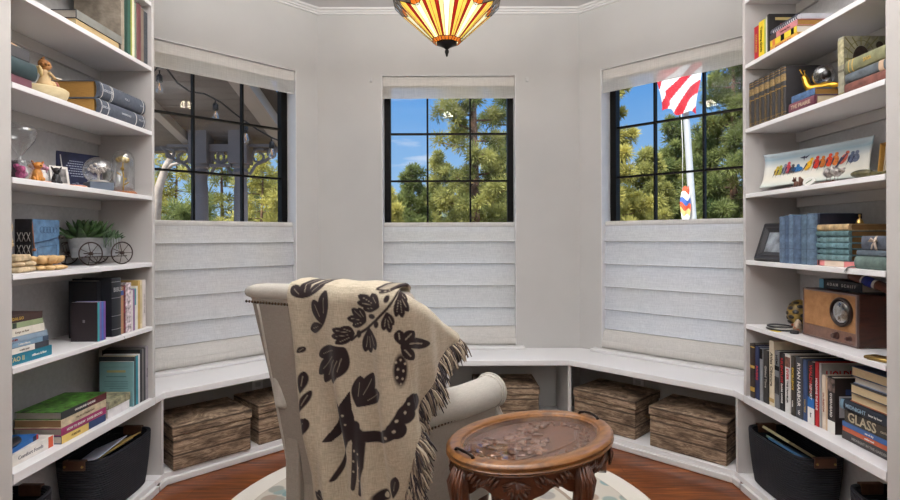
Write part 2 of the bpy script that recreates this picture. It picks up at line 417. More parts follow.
# ---------------------------------------------------------------- window bench and bookcases
bench = thing('window_bench', 'white built-in window bench running round the bay, with open cubbies below', 'bench')
FP = [(-1.40, 2.597), (-1.40, 2.68), (-.739, 3.34), (.739, 3.34), (1.40, 2.68), (1.40, 2.597)]
BP = [(1.668, 2.597), (1.668, 2.940), (.8915, 3.718), (-.8915, 3.718), (-1.668, 2.940), (-1.668, 2.597)]
MB().prism(FP + BP, BT - .035, BT).build('bench_top', WHITE, bench, bevel=.005)
MB().prism(FP + BP, .032, .06).build('bottom_shelf', WHITE, bench, bevel=.003)
b = MB()
KP = [(-1.385, 2.60), (-1.385, 2.672), (-.733, 3.325), (.733, 3.325), (1.385, 2.672), (1.385, 2.60)]
b.prism(KP + [(p[0] * 1.02, p[1] + .05) for p in KP[::-1]], 0.001, .034)
b.build('base_trim', TRIMW, bench, bevel=.006)
for s in (-1, 1):
    MB().box(min(s * 1.403, s * 1.668), max(s * 1.403, s * 1.668), 2.655, 2.674, .06, BT - .035).build('divider', SHELFW, bench, bevel=.002)
    MB().box(s * .739 - .01, s * .739 + .01, 3.352, 3.718, .06, BT - .035).build('divider', SHELFW, bench, bevel=.002)
MB().box(-.02, 0, 3.345, 3.718, .06, BT - .035).build('divider', SHELFW, bench, bevel=.002)
ST = [.06, BT, .7985, 1.10, 1.413, 1.719, 2.022, 2.328, 2.634]          # shelf tops
def bookcase(s, label):
    t = thing('bookcase', label, 'bookcase')
    def bx(x0, x1, y0, y1, z0, z1, name, m=SHELFW, bev=.0025):
        MB().box(min(s * x0, s * x1), max(s * x0, s * x1), y0, y1, z0, z1).build(name, m, t, bevel=bev)
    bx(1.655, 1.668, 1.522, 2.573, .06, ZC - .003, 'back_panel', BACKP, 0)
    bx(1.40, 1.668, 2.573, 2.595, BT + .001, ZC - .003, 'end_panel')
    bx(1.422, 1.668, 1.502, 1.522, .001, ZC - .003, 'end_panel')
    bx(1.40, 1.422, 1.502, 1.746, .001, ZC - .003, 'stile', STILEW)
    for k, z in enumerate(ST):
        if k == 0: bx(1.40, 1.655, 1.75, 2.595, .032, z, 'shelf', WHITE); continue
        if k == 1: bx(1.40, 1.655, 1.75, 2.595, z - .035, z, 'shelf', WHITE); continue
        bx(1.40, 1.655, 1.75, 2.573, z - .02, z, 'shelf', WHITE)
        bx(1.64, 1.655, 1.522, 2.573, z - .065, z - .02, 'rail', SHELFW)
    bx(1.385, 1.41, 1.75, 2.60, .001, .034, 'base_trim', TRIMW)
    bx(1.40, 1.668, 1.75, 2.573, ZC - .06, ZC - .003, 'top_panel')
    return t
bookcase(-1, 'white built-in bookcase on the left, holding the globe, planter and law books')
bookcase(1, 'white built-in bookcase on the right, holding the radio and bird platter')

# storage boxes in the bench cubbies
def storage_box():
    t = thing('storage_box', '', 'storage box')
    w, d, h = .41, .325, .222
    MB().box(-w / 2 + .006, w / 2 - .006, .006, d - .006, 0, h - .052).build('box_body', RUSTIC, t, bevel=.005)
    MB().box(-w / 2, w / 2, 0, d, h - .050, h).build('lid', RUSTIC, t, bevel=.007)
    for s in (-1, 1):
        pts = [(s * (w / 2 - .006 + .022 * math.sin(a)), d / 2 + .04 * math.cos(a), .118 - .02 * math.sin(a)) for a in [PI * i / 8 for i in range(9)]]
        MB().tube(pts, .004, 6).build('rope_handle', M((138, 108, 72), .9, bump=.5), t, smooth=True)
    return t
box0 = storage_box()
for i, (x, y, rz, lab) in enumerate([
        (-1.222, 2.83, PI / 4, 'weathered-wood look storage box in the left cubby, beside the rope basket'),
        (-.915, 3.165, PI / 4, 'weathered-wood look storage box in the left cubby, half hidden by the armchair back'),
        (.357, 3.385, 0, 'weathered-wood look storage box in the center cubby, behind the armchair arm'),
        (.905, 3.222, -PI / 4, 'weathered-wood look storage box in the right cubby, nearer the oval table'),
        (1.240, 2.862, -PI / 4, 'weathered-wood look storage box in the right cubby, next to the rope basket')]):
    o = box0 if i == 0 else copy_tree(box0)
    o.location = (x, y, .0605); o.rotation_euler = (0, 0, rz); o['label'] = lab; o['group'] = 'storage boxes under the window bench'
# wall outlet visible in the right cubby and the left cubby
for F, t, lab in ((FR, .418, 'white wall outlet at the back of the right cubby'), (FL, LB - .438, 'white wall outlet at the back of the left cubby')):
    o = thing('wall_outlet', lab, 'outlet', mat=F @ Matrix.Translation((t, -.001, .318)))
    MB().box(-.035, .035, -.006, 0, -.057, .057).build('cover_plate', WHITE, o, bevel=.003)
    for z in (.02, -.02): MB().box(-.017, .017, -.0085, -.006, z - .014, z + .014).build('socket', M((190, 190, 190), .4), o, bevel=.003)

# rope baskets
def basket():
    t = thing('rope_basket', '', 'basket')
    def loop(hx, hy, z, n=64, e=3.8):
        L = []
        for i in range(n):
            a = 2 * PI * i / n; c, s = math.cos(a), math.sin(a)
            L.append((hx * abs(c) ** (2 / e) * (1 if c > 0 else -1), hy * abs(s) ** (2 / e) * (1 if s > 0 else -1), z))
        return L
    hx, hy, H = .120, .212, .245
    out = [loop(hx * k, hy * k, z) for k, z in ((.80, .0), (.86, .008), (.90, .05), (.95, .12), (.985, .19), (1.0, H - .006), (.995, H))]
    inn = [loop(hx * k - .012, hy * k - .012, z) for k, z in ((1.0, H), (.99, H - .01), (.95, .12), (.86, .02))]
    MB().loft(out + inn).build('basket_body', ROPE, t, smooth=True)
    for s in (-1, 1):
        b = MB()
        y = s * (hy + .004)
        b.box(-.045, .045, min(y, y - s * .022), max(y, y - s * .022), H - .036, H + .006)
        hd = b.build('leather_handle', LEATHER, t, bevel=.004)
        b = MB()
        for x in (-.036, .036): b.ball((x, y + s * .001, H - .018), .005, 8, 6)
        b.build('rivet', BRASS, hd, smooth=True)
    return t
bk0 = basket()
for i, (x, y, rz, lab) in enumerate([
        (-1.526, 2.425, 0, 'dark rope basket full of papers at the foot of the left bookcase'),
        (-1.539, 1.80, 0, 'dark rope basket at the near end of the lowest left shelf'),
        (1.526, 2.425, 0, 'dark rope basket of books at the foot of the right bookcase'),
        (1.539, 1.79, 0, 'dark rope basket at the near end of the lowest right shelf')]):
    o = bk0 if i == 0 else copy_tree(bk0)
    o.location = (x, y, .0605); o.rotation_euler = (0, 0, rz); o['label'] = lab; o['group'] = 'rope baskets under the bookcases'
    if i % 2: o.scale = (.94, 1, 1)
def sheet(name, label, cat, c, w, l, loc, rot, th=.004, mats=None):
    b = MB().box(-w / 2, w / 2, -l / 2, l / 2, -th / 2, th / 2)
    o = b.build(name, mats or M(c, .8, var=.04), bevel=.0008)
    o.matrix_world = Matrix.Translation(loc) @ Matrix.Rotation(rot[2], 4, 'Z') @ Matrix.Rotation(rot[1], 4, 'Y') @ Matrix.Rotation(rot[0], 4, 'X')
    return tag(o, label, cat)
sheet('envelope', 'large yellow envelope standing in the left rope basket', 'envelope', (206, 172, 96), .16, .30, (-1.540, 2.44, .262), (.0, -.42, .0))
sheet('envelope', 'white document lying on top in the left rope basket', 'paper', (206, 212, 230), .15, .24, (-1.530, 2.36, .282), (.04, -.40, .06))
sheet('envelope', 'tan folder at the back of the left rope basket', 'folder', (190, 168, 128), .15, .31, (-1.555, 2.41, .240), (.0, -.50, .0))
sheet('notebook', 'cream notebook standing in the right rope basket', 'notebook', (206, 196, 150), .15, .20, (1.545, 2.48, .275), (0, .55, 0), .012)
sheet('notebook', 'blue magazine lying in the right rope basket', 'magazine', (52, 96, 132), .16, .24, (1.525, 2.36, .262), (.0, .45, .05), .01)
sheet('notebook', 'patterned green notebook in the right rope basket', 'notebook', (120, 140, 120), .15, .22, (1.535, 2.42, .252), (0, .50, 0), .01)
# ---------------------------------------------------------------- rug
rug = MB().lathe([(0, .001), (.955, .001), (.975, .004), (.978, .009), (.97, .013), (0, .013)], 96, cap=False).build('round_rug', RUGM, smooth=False)
rug.location = (-.045, 2.335, 0); tag(rug, 'round pale rug with a cream border and muted blue-grey pattern on the hardwood', 'rug')

# ---------------------------------------------------------------- wing chair, seen from behind
ch = thing('wing_chair', 'linen wingback armchair with rolled arms and nailhead trim, seen from behind', 'armchair', (-.4595, 1.865, .013), math.radians(-31))
ZT = 1.002
def yr(z): return .15 * (1 - (z - .16) / .86) if z < 1.02 else 0.0
def hw(z): return .252 + .108 * min(1, max(0, (z - .16) / .86)) ** 1.0
def rrect(x0, x1, y0, y1, r, z, k=4):
    L = []
    for cx, cy, a0 in ((x1 - r, y1 - r, 0), (x0 + r, y1 - r, 90), (x0 + r, y0 + r, 180), (x1 - r, y0 + r, 270)):
        for i in range(k + 1):
            a = math.radians(a0 + 90 * i / k); L.append((cx + r * math.cos(a), cy + r * math.sin(a), z))
    return L
lp = []
for i in range(13):
    z = .15 + (ZT - .15) * i / 12
    lp.append(rrect(-hw(z), hw(z), yr(z), yr(z) + .13 - .03 * i / 12, .03, z))
for dz, sh in ((.014, .006), (.022, .018), (.026, .034)):
    z = ZT + dz; lp.append(rrect(-hw(ZT) + sh, hw(ZT) - sh, yr(ZT) + sh, yr(ZT) + .10 - sh, max(.004, .03 - sh), z))
MB().loft(lp).build('backrest', LINENB, ch, smooth=True, ang=60)
# rolled crest along the top of the back
pts = [(-hw(ZT) - .020 + (2 * hw(ZT) + .032) * i / 16, .030, ZT - .006 + .008 * math.sin(PI * i / 16)) for i in range(17)]
rr = [.018, .030] + [.033] * 13 + [.030, .018]
MB().tube(pts, rr, 14).build('crest_roll', LINEN, ch, smooth=True)
# outside back panel, set in from the flared wing edges
lp = []
for i in range(11):
    z = .17 + (ZT - .045 - .17) * i / 10
    a = -hw(z) + .012 + .050 * (i / 10) ** 1.2
    lp.append(rrect(a, hw(z) - .02, yr(z) - .010, yr(z) + .02, .008, z, 2))
bp = MB().loft(lp).build('back_panel', LINENB, ch, smooth=True, ang=50)
pts = [(lp[i][6][0] + .002, lp[i][6][1] - .002, lp[i][6][2]) for i in range(11)]
MB().tube([(-hw(z) + .012 + .050 * ((z - .17) / (ZT - .215)) ** 1.2, yr(z) - .009, z) for z in [.17 + (ZT - .215) * i / 10 for i in range(11)]], .0055, 6).build('welt', LINEN, ch, smooth=True)
b = MB()
for i in range(46):
    x = -hw(ZT) + .006 + (2 * hw(ZT) - .012) * i / 45
    b.ball((x, yr(ZT - .04) - .010, ZT - .038), (.0055, .004, .0055), 8, 5)
b.build('nailhead_trim', M((92, 74, 58), .35, .8), ch, smooth=True)
def wing(s):
    prof = [(.05, .995), (.13, .97), (.20, .925), (.245, .87), (.275, .81), (.28, .75), (.265, .70), (.24, .655), (.22, .60), (.10, .56), (.05, .56)]
    b = MB(); lo, hi = [], []
    for y, z in prof:
        fl = .094 * max(0, (z - .56) / .45)
        lo.append((s * (.208 + fl), y, z)); hi.append((s * (.264 + fl), y, z))
    b.loft([lo, hi])
    return b
for s in (-1, 1):
    wing(s).build('wing', LINEN, ch, bevel=.022, seg=4)
    # rolled arm
    b = MB()
    b.tube([(s * .200, .10, .560), (s * .242, .30, .560), (s * .290, .50, .553), (s * .314, .65, .553), (s * .316, .69, .553), (s * .316, .705, .553)], [.064, .064, .064, .066, .066, .058], 20)
    arm = b.build('arm', LINEN, ch, smooth=True, ang=50)
    lo = [(s * .175, .09), (s * .250, .09), (s * .355, .68), (s * .265, .68)]
    if s < 0: lo = lo[::-1]
    MB().prism(lo, .15, .55).build('arm_panel', LINENB, arm, bevel=.012, seg=3)
    # scroll front edge with welt
    sc_ = [(s * .316 + .070 * math.cos(a), .705, .553 + .070 * math.sin(a)) for a in [math.radians(d) for d in (range(-60, 241, 15))]]
    x1 = s * .316
    sc_ += [(x1 - .052, .705, .46), (x1 - .044, .705, .32), (x1 - .044, .705, .16), (x1 + .044, .705, .16), (x1 + .044, .705, .32), (x1 + .052, .705, .46)]
    n_ = len(sc_)
    b = MB().loft([[(p[0], .68, p[2]) for p in sc_], sc_]); b.build('scroll_front', LINEN, arm, bevel=.004)
    MB().ring(sc_, .006).build('welt', LINEN, arm, smooth=True)
    b = MB()
    for i in range(34):
        b.ball((s * (.2550 + .102 * i / 33), .10 + .57 * i / 33, .512), (.004, .0052, .0052), 8, 5)
    b.build('nailhead_trim', M((92, 74, 58), .35, .8), arm, smooth=True)
MB().prism([(-.22, .12), (.22, .12), (.28, .66), (-.28, .66)], .16, .34).build('seat_base', LINENB, ch, bevel=.02, seg=3)
MB().prism([(-.20, .18), (.20, .18), (.245, .73), (-.245, .73)], .345, .47).build('seat_cushion', LINEN, ch, bevel=.035, seg=4)
for x, y in ((-.20, .18), (.20, .18), (-.29, .68), (.29, .68)):
    MB().lathe([(.018, 0), (.022, .02), (.016, .04), (.024, .10), (.03, .16)], 14, (x, y, 0)).build('leg', TDARK, ch, smooth=True)

# ---------------------------------------------------------------- throw blanket over the chair back
EDGE = [(0, .270), (.115, .165), (.226, .082), (.304, .035), (.43, -.035), (.546, -.095), (.89, -.165), (1.0, -.175)]
def lerp_tab(tab, v):
    for (a, x), (b_, y) in zip(tab, tab[1:]):
        if v <= b_: return x + (y - x) * (v - a) / (b_ - a)
    return tab[-1][1]
XO = .392
def ztop(s):
    if s < .46: return 1.040
    return lerp_tab([(.46, 1.040), (.56, 1.014), (.64, .972), (.72, .92), (.80, .865), (.90, .81)], s)
def path(s, z):
    """point and outward normal of the draped cloth, in the chair's own frame"""
    y0 = yr(z) - .030
    xo = XO - .11 * max(0, (1.0 - z)) / .85
    r = .055; sc0 = xo - r + .13
    if s <= sc0: return Vector((-.13 + s, y0, z)), Vector((0, -1, 0))
    q = (s - sc0) / r
    if q <= PI / 2: return Vector((xo - r + r * math.sin(q), y0 + r - r * math.cos(q), z)), Vector((math.sin(q), -math.cos(q), 0))
    return Vector((xo, y0 + r + (q - PI / 2) * r, z)), Vector((1, 0, 0))
CHM = Matrix.Translation((-.4595, 1.865, .013)) @ Matrix.Rotation(math.radians(-31), 4, 'Z')
NU, NV, NI = 250, 290, 14
def blanket_pt(u, v):
    """u across, v down (v<0 lies on the inside of the chair); returns folded point, unfolded point"""
    vv = max(v, 0)
    ye = lerp_tab(EDGE, vv)
    s1 = .505 + .035 + ye + .03
    s0 = .012 * math.sin(vv * 5) + .03 - .045 * max(0, vv - .6)
    s = s0 + (s1 - s0) * u
    zt = ztop(s); z = zt - vv * (zt - .12)
    p, n = path(s, z)
    A = .004 + .030 * min(1, vv * 1.7) * (1 if s < .5 else .6)
    f = math.sin(s * 33 + 1.3 * math.sin(vv * 4.0 + 1) - 1.2) + .45 * math.sin(s * 71 + 3 * vv + 2) + .25 * math.sin(s * 17 - 9 * vv)
    flat = p + n * (A * .70)
    p = p + n * (A * (f * .62 + .55)) + Vector((0, 0, .002 * math.sin(s * 40)))
    if vv < .06: p.z -= .0 ; p -= n * .022 * (1 - vv / .06) ** 2
    if v < 0:
        d = -v
        p = p - n * (.10 * math.sin(min(d, .1) / .1 * PI / 2) ) + Vector((0, 0, .012 * math.sin(min(d, .1) / .1 * PI) - max(0, d - .1) * 1.0))
    return p, flat
def petal(b, t, w): return ('p', b, t, w)
INK = []
def fan(base, tips, w, line=.55):
    for t in tips: INK.append((base, t, w, line))
fan((304, 297), [(290, 287), (301.5, 281), (321, 281.5)], 4.2)
fan((324, 325), [(324, 291), (313, 299), (309, 328)], 4.8)
fan((345, 346), [(316.5, 374), (323, 382), (332, 384), (340, 376), (318, 355)], 5.8)
fan((353.5, 333.5), [(334.5, 328), (334, 335), (338, 342), (341, 326)], 3.6)
fan((366, 321.6), [(351, 308), (346, 317), (351, 325), (358, 308)], 3.6)
fan((381, 306), [(357, 296), (357, 302.5), (363, 309), (370, 294)], 3.6)
fan((393, 290), [(372, 289.5), (377, 293)], 1.7)
fan((399, 293), [(396, 317), (402, 318), (407.5, 312), (408, 302)], 3.4)
fan((369, 327), [(364, 352), (370, 353), (377.5, 349)], 4.0)
fan((387, 311), [(385, 329), (390, 332), (393, 325)], 2.8)
fan((400, 345), [(413.5, 331), (427, 342), (413.5, 360), (398, 330)], 5.0, 1.2)
fan((357, 406), [(359, 376), (372, 373), (382, 391)], 6.2)
fan((326, 505), [(313, 492), (318, 489), (323, 491)], 4.0)
fan((391, 500), [(395, 476)], 4.5)
fan((304, 392), [(305, 370)], 3.2); fan((303, 412), [(310, 389)], 2.6); fan((301, 438), [(309, 416)], 5.0); fan((299, 352), [(305, 346)], 2.5)
BLOB = [((386, 299), 2.4, 3.6), ((373, 315.6), 4, 2.6), ((378, 323), 2.6, 3.8), ((358, 334), 2.6, 4.0), ((400, 370), 7.5, 16), ((380, 497), 8, 6)]
STROKE = [([(350, 339), (366, 329), (378, 319), (389, 306), (398, 291)], 1.5, 1.2),
          ([(346, 440), (340, 458), (333, 478)], 3.6, 1.8), ([(355, 425), (358, 440), (355, 460), (350, 489)], 6, 2.4), ([(362, 438), (363, 465), (358, 494)], 4, 2.6),
          ([(357, 433), (378, 440), (392, 431), (401, 415), (414, 401)], 5, 7.0), ([(396, 428), (397, 428)], 8.5, 8.5), ([(404, 414), (405, 413)], 9, 9), ([(412, 402), (416, 397)], 7, 3), ([(348, 428), (353, 426), (359, 434)], 6, 6)]
HEAD = [(338, 396), (343, 404), (350, 389), (352.5, 408), (356, 420), (352, 438), (343, 444), (336, 440), (337, 433), (328, 442), (323, 440), (332, 422), (336, 411)]
SPOT = [(395, 362, 1.3), (400, 360, 1.3), (405, 364, 1.3), (397, 369, 1.3), (403, 371, 1.3), (396, 377, 1.3), (402, 379, 1.3), (400, 384, 1), (346, 413, 1.1), (348, 422, .9), (341, 424, .8), (352, 441, 1.3), (355, 449, 1.3), (353, 460, 1.2), (352, 471, 1.1), (360, 452, 1.1), (360, 466, 1.1), (358, 480, 1.1), (387, 436, 1.5), (394, 429, 1.5), (396, 419, 1.5), (404, 412, 1.5), (408, 404, 1.4), (383, 497, 3.0)]
def inpoly(x, y, P):
    c = np.zeros(x.shape, bool); j = len(P) - 1
    for i in range(len(P)):
        xi, yi = P[i]; xj, yj = P[j]
        c ^= ((yi > y) != (yj > y)) & (x < (xj - xi) * (y - yi) / (yj - yi + 1e-9) + xi); j = i
    return c
def ink_field(X, Y):
    k = np.zeros(X.shape)
    neg = np.zeros(X.shape)
    for b_, t, w, line in INK:
        dx, dy = t[0] - b_[0], t[1] - b_[1]; L = math.hypot(dx, dy)
        a = ((X - b_[0]) * dx + (Y - b_[1]) * dy) / L; c = (-(X - b_[0]) * dy + (Y - b_[1]) * dx) / L
        q = np.clip(a / L, 0, 1); hwid = 1.15 * w * np.sin(PI * q ** 1.35) ** .6
        k = np.maximum(k, np.clip((hwid - np.abs(c)) / .8 + .5, 0, 1) * ((a > 0) & (a < L)))
        neg = np.maximum(neg, .8 * np.clip((line * .6 - np.abs(c)) / .5 + .3, 0, 1) * ((q > .34) & (q < .80)))
    for (cx, cy), rx, ry in BLOB: k = np.maximum(k, np.clip((1 - np.hypot((X - cx) / rx, (Y - cy) / ry)) * 3 + .5, 0, 1))
    k = k * (1 - .85 * neg)
    for P, w0, w1 in STROKE:
        n = len(P) - 1
        for i in range(n):
            (x0, y0), (x1, y1) = P[i], P[i + 1]; dx, dy = x1 - x0, y1 - y0; L2 = dx * dx + dy * dy
            q = np.clip(((X - x0) * dx + (Y - y0) * dy) / L2, 0, 1)
            d = np.hypot(X - x0 - q * dx, Y - y0 - q * dy); w = w0 + (w1 - w0) * (i + q) / n
            k = np.maximum(k, np.clip((w - d) / .8 + .5, 0, 1))
    k = np.maximum(k, inpoly(X, Y, HEAD) * 1.0)
    for x, y, r_ in SPOT: k = k * (1 - .9 * np.clip((r_ - np.hypot(X - x, Y - y)) / .6 + .5, 0, 1))
    return k
def make_blanket():
    vs = []; uvx = []; uvy = []; rows = NV + NI
    for j in range(rows):
        v = (j - NI) / (NV - 1) if j >= NI else -(NI - j) * .03
        for i in range(NU):
            p, fl = blanket_pt(i / (NU - 1), v); vs.append(p)
            q = CHM @ fl                                  # cloth pattern coordinates, laid out flat on the undisturbed drape
            uvx.append(CX + FOC * q.x / q.y); uvy.append(CY - FOC * (q.z - CZ) / q.y)
    fs = [(j * NU + i, j * NU + i + 1, (j + 1) * NU + i + 1, (j + 1) * NU + i) for j in range(rows - 1) for i in range(NU - 1)]
    me = bpy.data.meshes.new('cloth'); me.from_pydata([tuple(p) for p in vs], [], fs)
    k = ink_field(np.array(uvx), np.array(uvy))
    for j in range(NI - 2): k[j * NU:(j + 1) * NU] = 0
    at_ = me.attributes.new('ink', 'FLOAT', 'POINT'); at_.data.foreach_set('value', k.astype(np.float32))
    me.polygons.foreach_set('use_smooth', [True] * len(me.polygons))
    m, nt, p, r = linenmat('throw_cloth', (190, 178, 156), 300, .95, .5, .12)
    a = nt.nodes.new('ShaderNodeAttribute'); a.attribute_name = 'ink'
    c = mixc(nt, a.outputs['Fac'], r.outputs[0], rgb(44, 33, 34)); nt.links.new(c, p.inputs['Base Color'])
    me.materials.append(m)
    t = thing('throw_blanket', 'cream throw blanket with dark leaf and animal print draped over the armchair back', 'blanket', mat=CHM)
    o = bpy.data.objects.new('cloth', me); COL.objects.link(o); o.parent = t
    so_ = o.modifiers.new('thick', 'SOLIDIFY'); so_.thickness = .005; so_.offset = -1
    # knotted fringe along the free edge
    b = MB()
    for j in range(0, 1300):
        v = j / 1299.0; p, _ = blanket_pt(1.0, v * .98)
        p2, _ = blanket_pt(.97, v * .98)
        outd = (p - p2).normalized()
        L = .050 + random.uniform(-.012, .014)
        if v < .02: continue
        dirv = (outd * .50 + Vector((random.uniform(-.3, .3), random.uniform(-.25, .25), -.85 + random.uniform(-.25, .2)))).normalized()
        nn = Vector((.010 * random.uniform(-1, 1.6), .01 * random.uniform(-1, 1), 0))
        b.mat(random.choice((0, 0, 1, 1, 2)))
        b.tube([p, p + dirv * L * .4 + nn, p + dirv * L * .75 + nn * 1.6 + Vector((0, 0, -.006)), p + dirv * L + nn * 2 + Vector((0, 0, -.018))], [.0028, .0034, .0030, .0014], 4, False)
    f = b.build('fringe', [M((188, 172, 150), .95), M((66, 58, 60), .95), M((128, 112, 98), .95)], t, smooth=True)
    return t
make_blanket()

# ---------------------------------------------------------------- oval tray table
TH = .56
tb = thing('oval_table', 'carved walnut oval table with a glass-covered tray top beside the armchair', 'table', (.275, 1.815, .013), math.radians(36.5))
def oval(a, b_, z, n=72): return [(a * math.cos(2 * PI * i / n), b_ * math.sin(2 * PI * i / n), z) for i in range(n)]
A_, B_ = .314, .222; h = TH - .013
prof = [(-.008, -.036), (-.010, -.033), (-.002, -.029), (.002, -.024), (-.004, -.020), (-.001, -.016), (.001, -.009), (-.004, -.003), (-.012, 0), (-.042, 0), (-.046, -.003), (-.048, -.008), (-.054, -.010), (-.054, -.036)]
lps = [oval(A_ + d, B_ + d, h + z) for d, z in prof]
MB().loft(lps + [lps[0]], False).build('tray_frame', TWOOD, tb, smooth=True, ang=45)
pn = MB().loft([oval(A_ - .050, B_ - .050, h - .036), oval(A_ - .050, B_ - .050, h - .028)]).build('carved_panel', TPANEL, tb)
MB().loft([oval(A_ - .051, B_ - .051, h - .0105), oval(A_ - .051, B_ - .051, h - .0080)]).build('glass_top', glass('table_glass', refl=.045), tb)
# relief of flowers and leaves under the glass
b = MB()
def leaf(b, x, y, ang, L, W, z, H=.008):
    R = Matrix.Rotation(ang, 3, 'Z'); b.ball((x + L / 2 * math.cos(ang), y + L / 2 * math.sin(ang), z), (L / 2, W / 2, H), 8, 6, R)
zc = h - .0265
def blossom(x, y, r, k=6):
    for i in range(k): leaf(b, x, y, 2 * PI * i / k + .3, r, r * .62, zc + .001, .008)
    b.ball((x, y, zc + .006), (r * .25, r * .25, .005), 8, 6)
for x, y, r in ((-.11, .005, .056), (-.02, .05, .050), (-.05, -.06, .044), (.06, .085, .040), (-.175, -.03, .040), (.125, .085, .028), (.02, -.02, .03)): blossom(x, y, r)
for i in range(26):
    a = 2.6 + 2.9 * i / 25
    x, y = .225 * math.cos(a), .135 * math.sin(a)
    leaf(b, x, y, a + PI / 2 + (.7 if i % 2 else -.7), .040 - .0008 * i, .015, zc, .007)
for i in range(20):
    a = -.9 + 2.0 * i / 19
    x, y = .22 * math.cos(a), .130 * math.sin(a)
    leaf(b, x, y, a + PI / 2 + (.8 if i % 2 else -.8), .026, .011, zc, .006)
for i in range(30):
    a = random.uniform(0, 2 * PI); x = -.06 + .11 * random.uniform(-1, 1); y = .01 + .07 * random.uniform(-1, 1)
    leaf(b, x, y, a, random.uniform(.03, .05), .016, zc, .008)
b.tube([(-.2, -.05, zc), (-.12, -.085, zc), (0, -.10, zc), (.12, -.085, zc), (.19, -.02, zc)], .004, 6)
b.build('carving', woodmat('walnut_relief', (84, 50, 32), (138, 92, 62), (6, 6, 6), 5, .28, .4, .05), pn, smooth=True)
# apron with a scalloped lower edge
n = 144; top = oval(A_ - .018, B_ - .018, h - .036, n); ti = oval(A_ - .040, B_ - .040, h - .036, n)
def drop(a):
    c = abs(math.cos(2 * a)); q = abs(math.sin(2 * a))
    return .050 + .042 * max(0, -math.cos(4 * a)) ** 1.6 + .03 * max(0, math.cos(4 * a)) ** 3 + .005 * math.cos(20 * a + PI)
def at_low(L, ex=0): return [(p[0] * (1 - ex), p[1] * (1 - ex), h - .036 - drop(math.atan2(p[1] / B_, p[0] / A_))) for p in L]
ap = MB().loft([top, at_low(top, .02), at_low(ti, .02), ti, top], False).build('apron', TDARK, tb, smooth=True, ang=40)
for q in range(4):
    b = MB()
    a0 = q * PI / 2 + PI / 4; ca, sa = math.cos(a0), math.sin(a0)
    x, y = (A_ - .016) * ca, (B_ - .016) * sa
    nx = Vector((ca, sa, 0)); tx = Vector((-sa, ca, 0))
    for i in range(-4, 5):                           # shell
        an = i * .30; d = tx * math.sin(an) + Vector((0, 0, 1)) * (-math.cos(an))
        p0 = Vector((x, y, h - .052)) - d * .004; p1 = p0 + d * (.060 - .003 * abs(i))
        b.tube([p0 + nx * .001, (p0 + p1) / 2 + nx * .007, p1 + nx * .002], [.003, .0075, .003], 6)
    for s in (-1, 1):                                # acanthus scrolls running to the legs
        for j in range(9):
            aa = a0 + s * (.20 + .050 * j)
            px, py = (A_ - .016) * math.cos(aa), (B_ - .016) * math.sin(aa)
            d = Vector((-math.sin(aa) * A_, math.cos(aa) * B_, 0)).normalized() * s
            zz = h - .062 + .008 * math.sin(j * 1.1)
            b.tube([(px, py, zz + .014), Vector((px, py, zz)) + d * .012 + nx * .004, Vector((px, py, zz - .014)) + d * .024], [.002, .007, .002], 6)
    b.build('carving', TDARK, ap, smooth=True)
for a0 in (0, PI / 2, PI, 3 * PI / 2):
    ux, uy = math.cos(a0), math.sin(a0); x, y = (A_ - .040) * ux, (B_ - .040) * uy
    d = Vector((x, y, 0)).normalized()
    c = [Vector((x, y, 0)) + d * o + Vector((0, 0, z)) for o, z in ((.010, h - .036), (.022, h - .08), (.022, h - .13), (.006, h - .23), (-.008, h - .34), (-.008, .12), (.010, .05), (.026, .018), (.030, .0))]
    lg = MB().tube(c, [.021, .025, .024, .020, .017, .015, .016, .022, .020], 12).build('leg', TDARK, tb, smooth=True)
    b = MB()
    for i in range(-2, 3):
        t_ = Vector((-d.y, d.x, 0)) * (i * .010)
        b.tube([c[0] + d * (.030 - .003 * abs(i)) + t_, c[1] + d * (.038 - .004 * abs(i)) + t_ * 1.3, c[2] + d * (.032 - .004 * abs(i)) + t_, c[3] + d * .020 + t_ * .3], [.004, .008, .007, .003], 6)
    b.build('carving', TDARK, lg, smooth=True)
for s in (-1, 1):
    x = s * (A_ - .027)
    b = MB()
    b.tube([(x, -.042, h - .001), (x, -.038, h + .006), (x + s * .004, -.022, h + .010), (x + s * .006, 0, h + .011), (x + s * .004, .022, h + .010), (x, .038, h + .006), (x, .042, h - .001)], [.007, .005, .004, .005, .004, .005, .007], 8)
    b.build('tray_handle', M((40, 32, 28), .35, .7), tb, smooth=True)

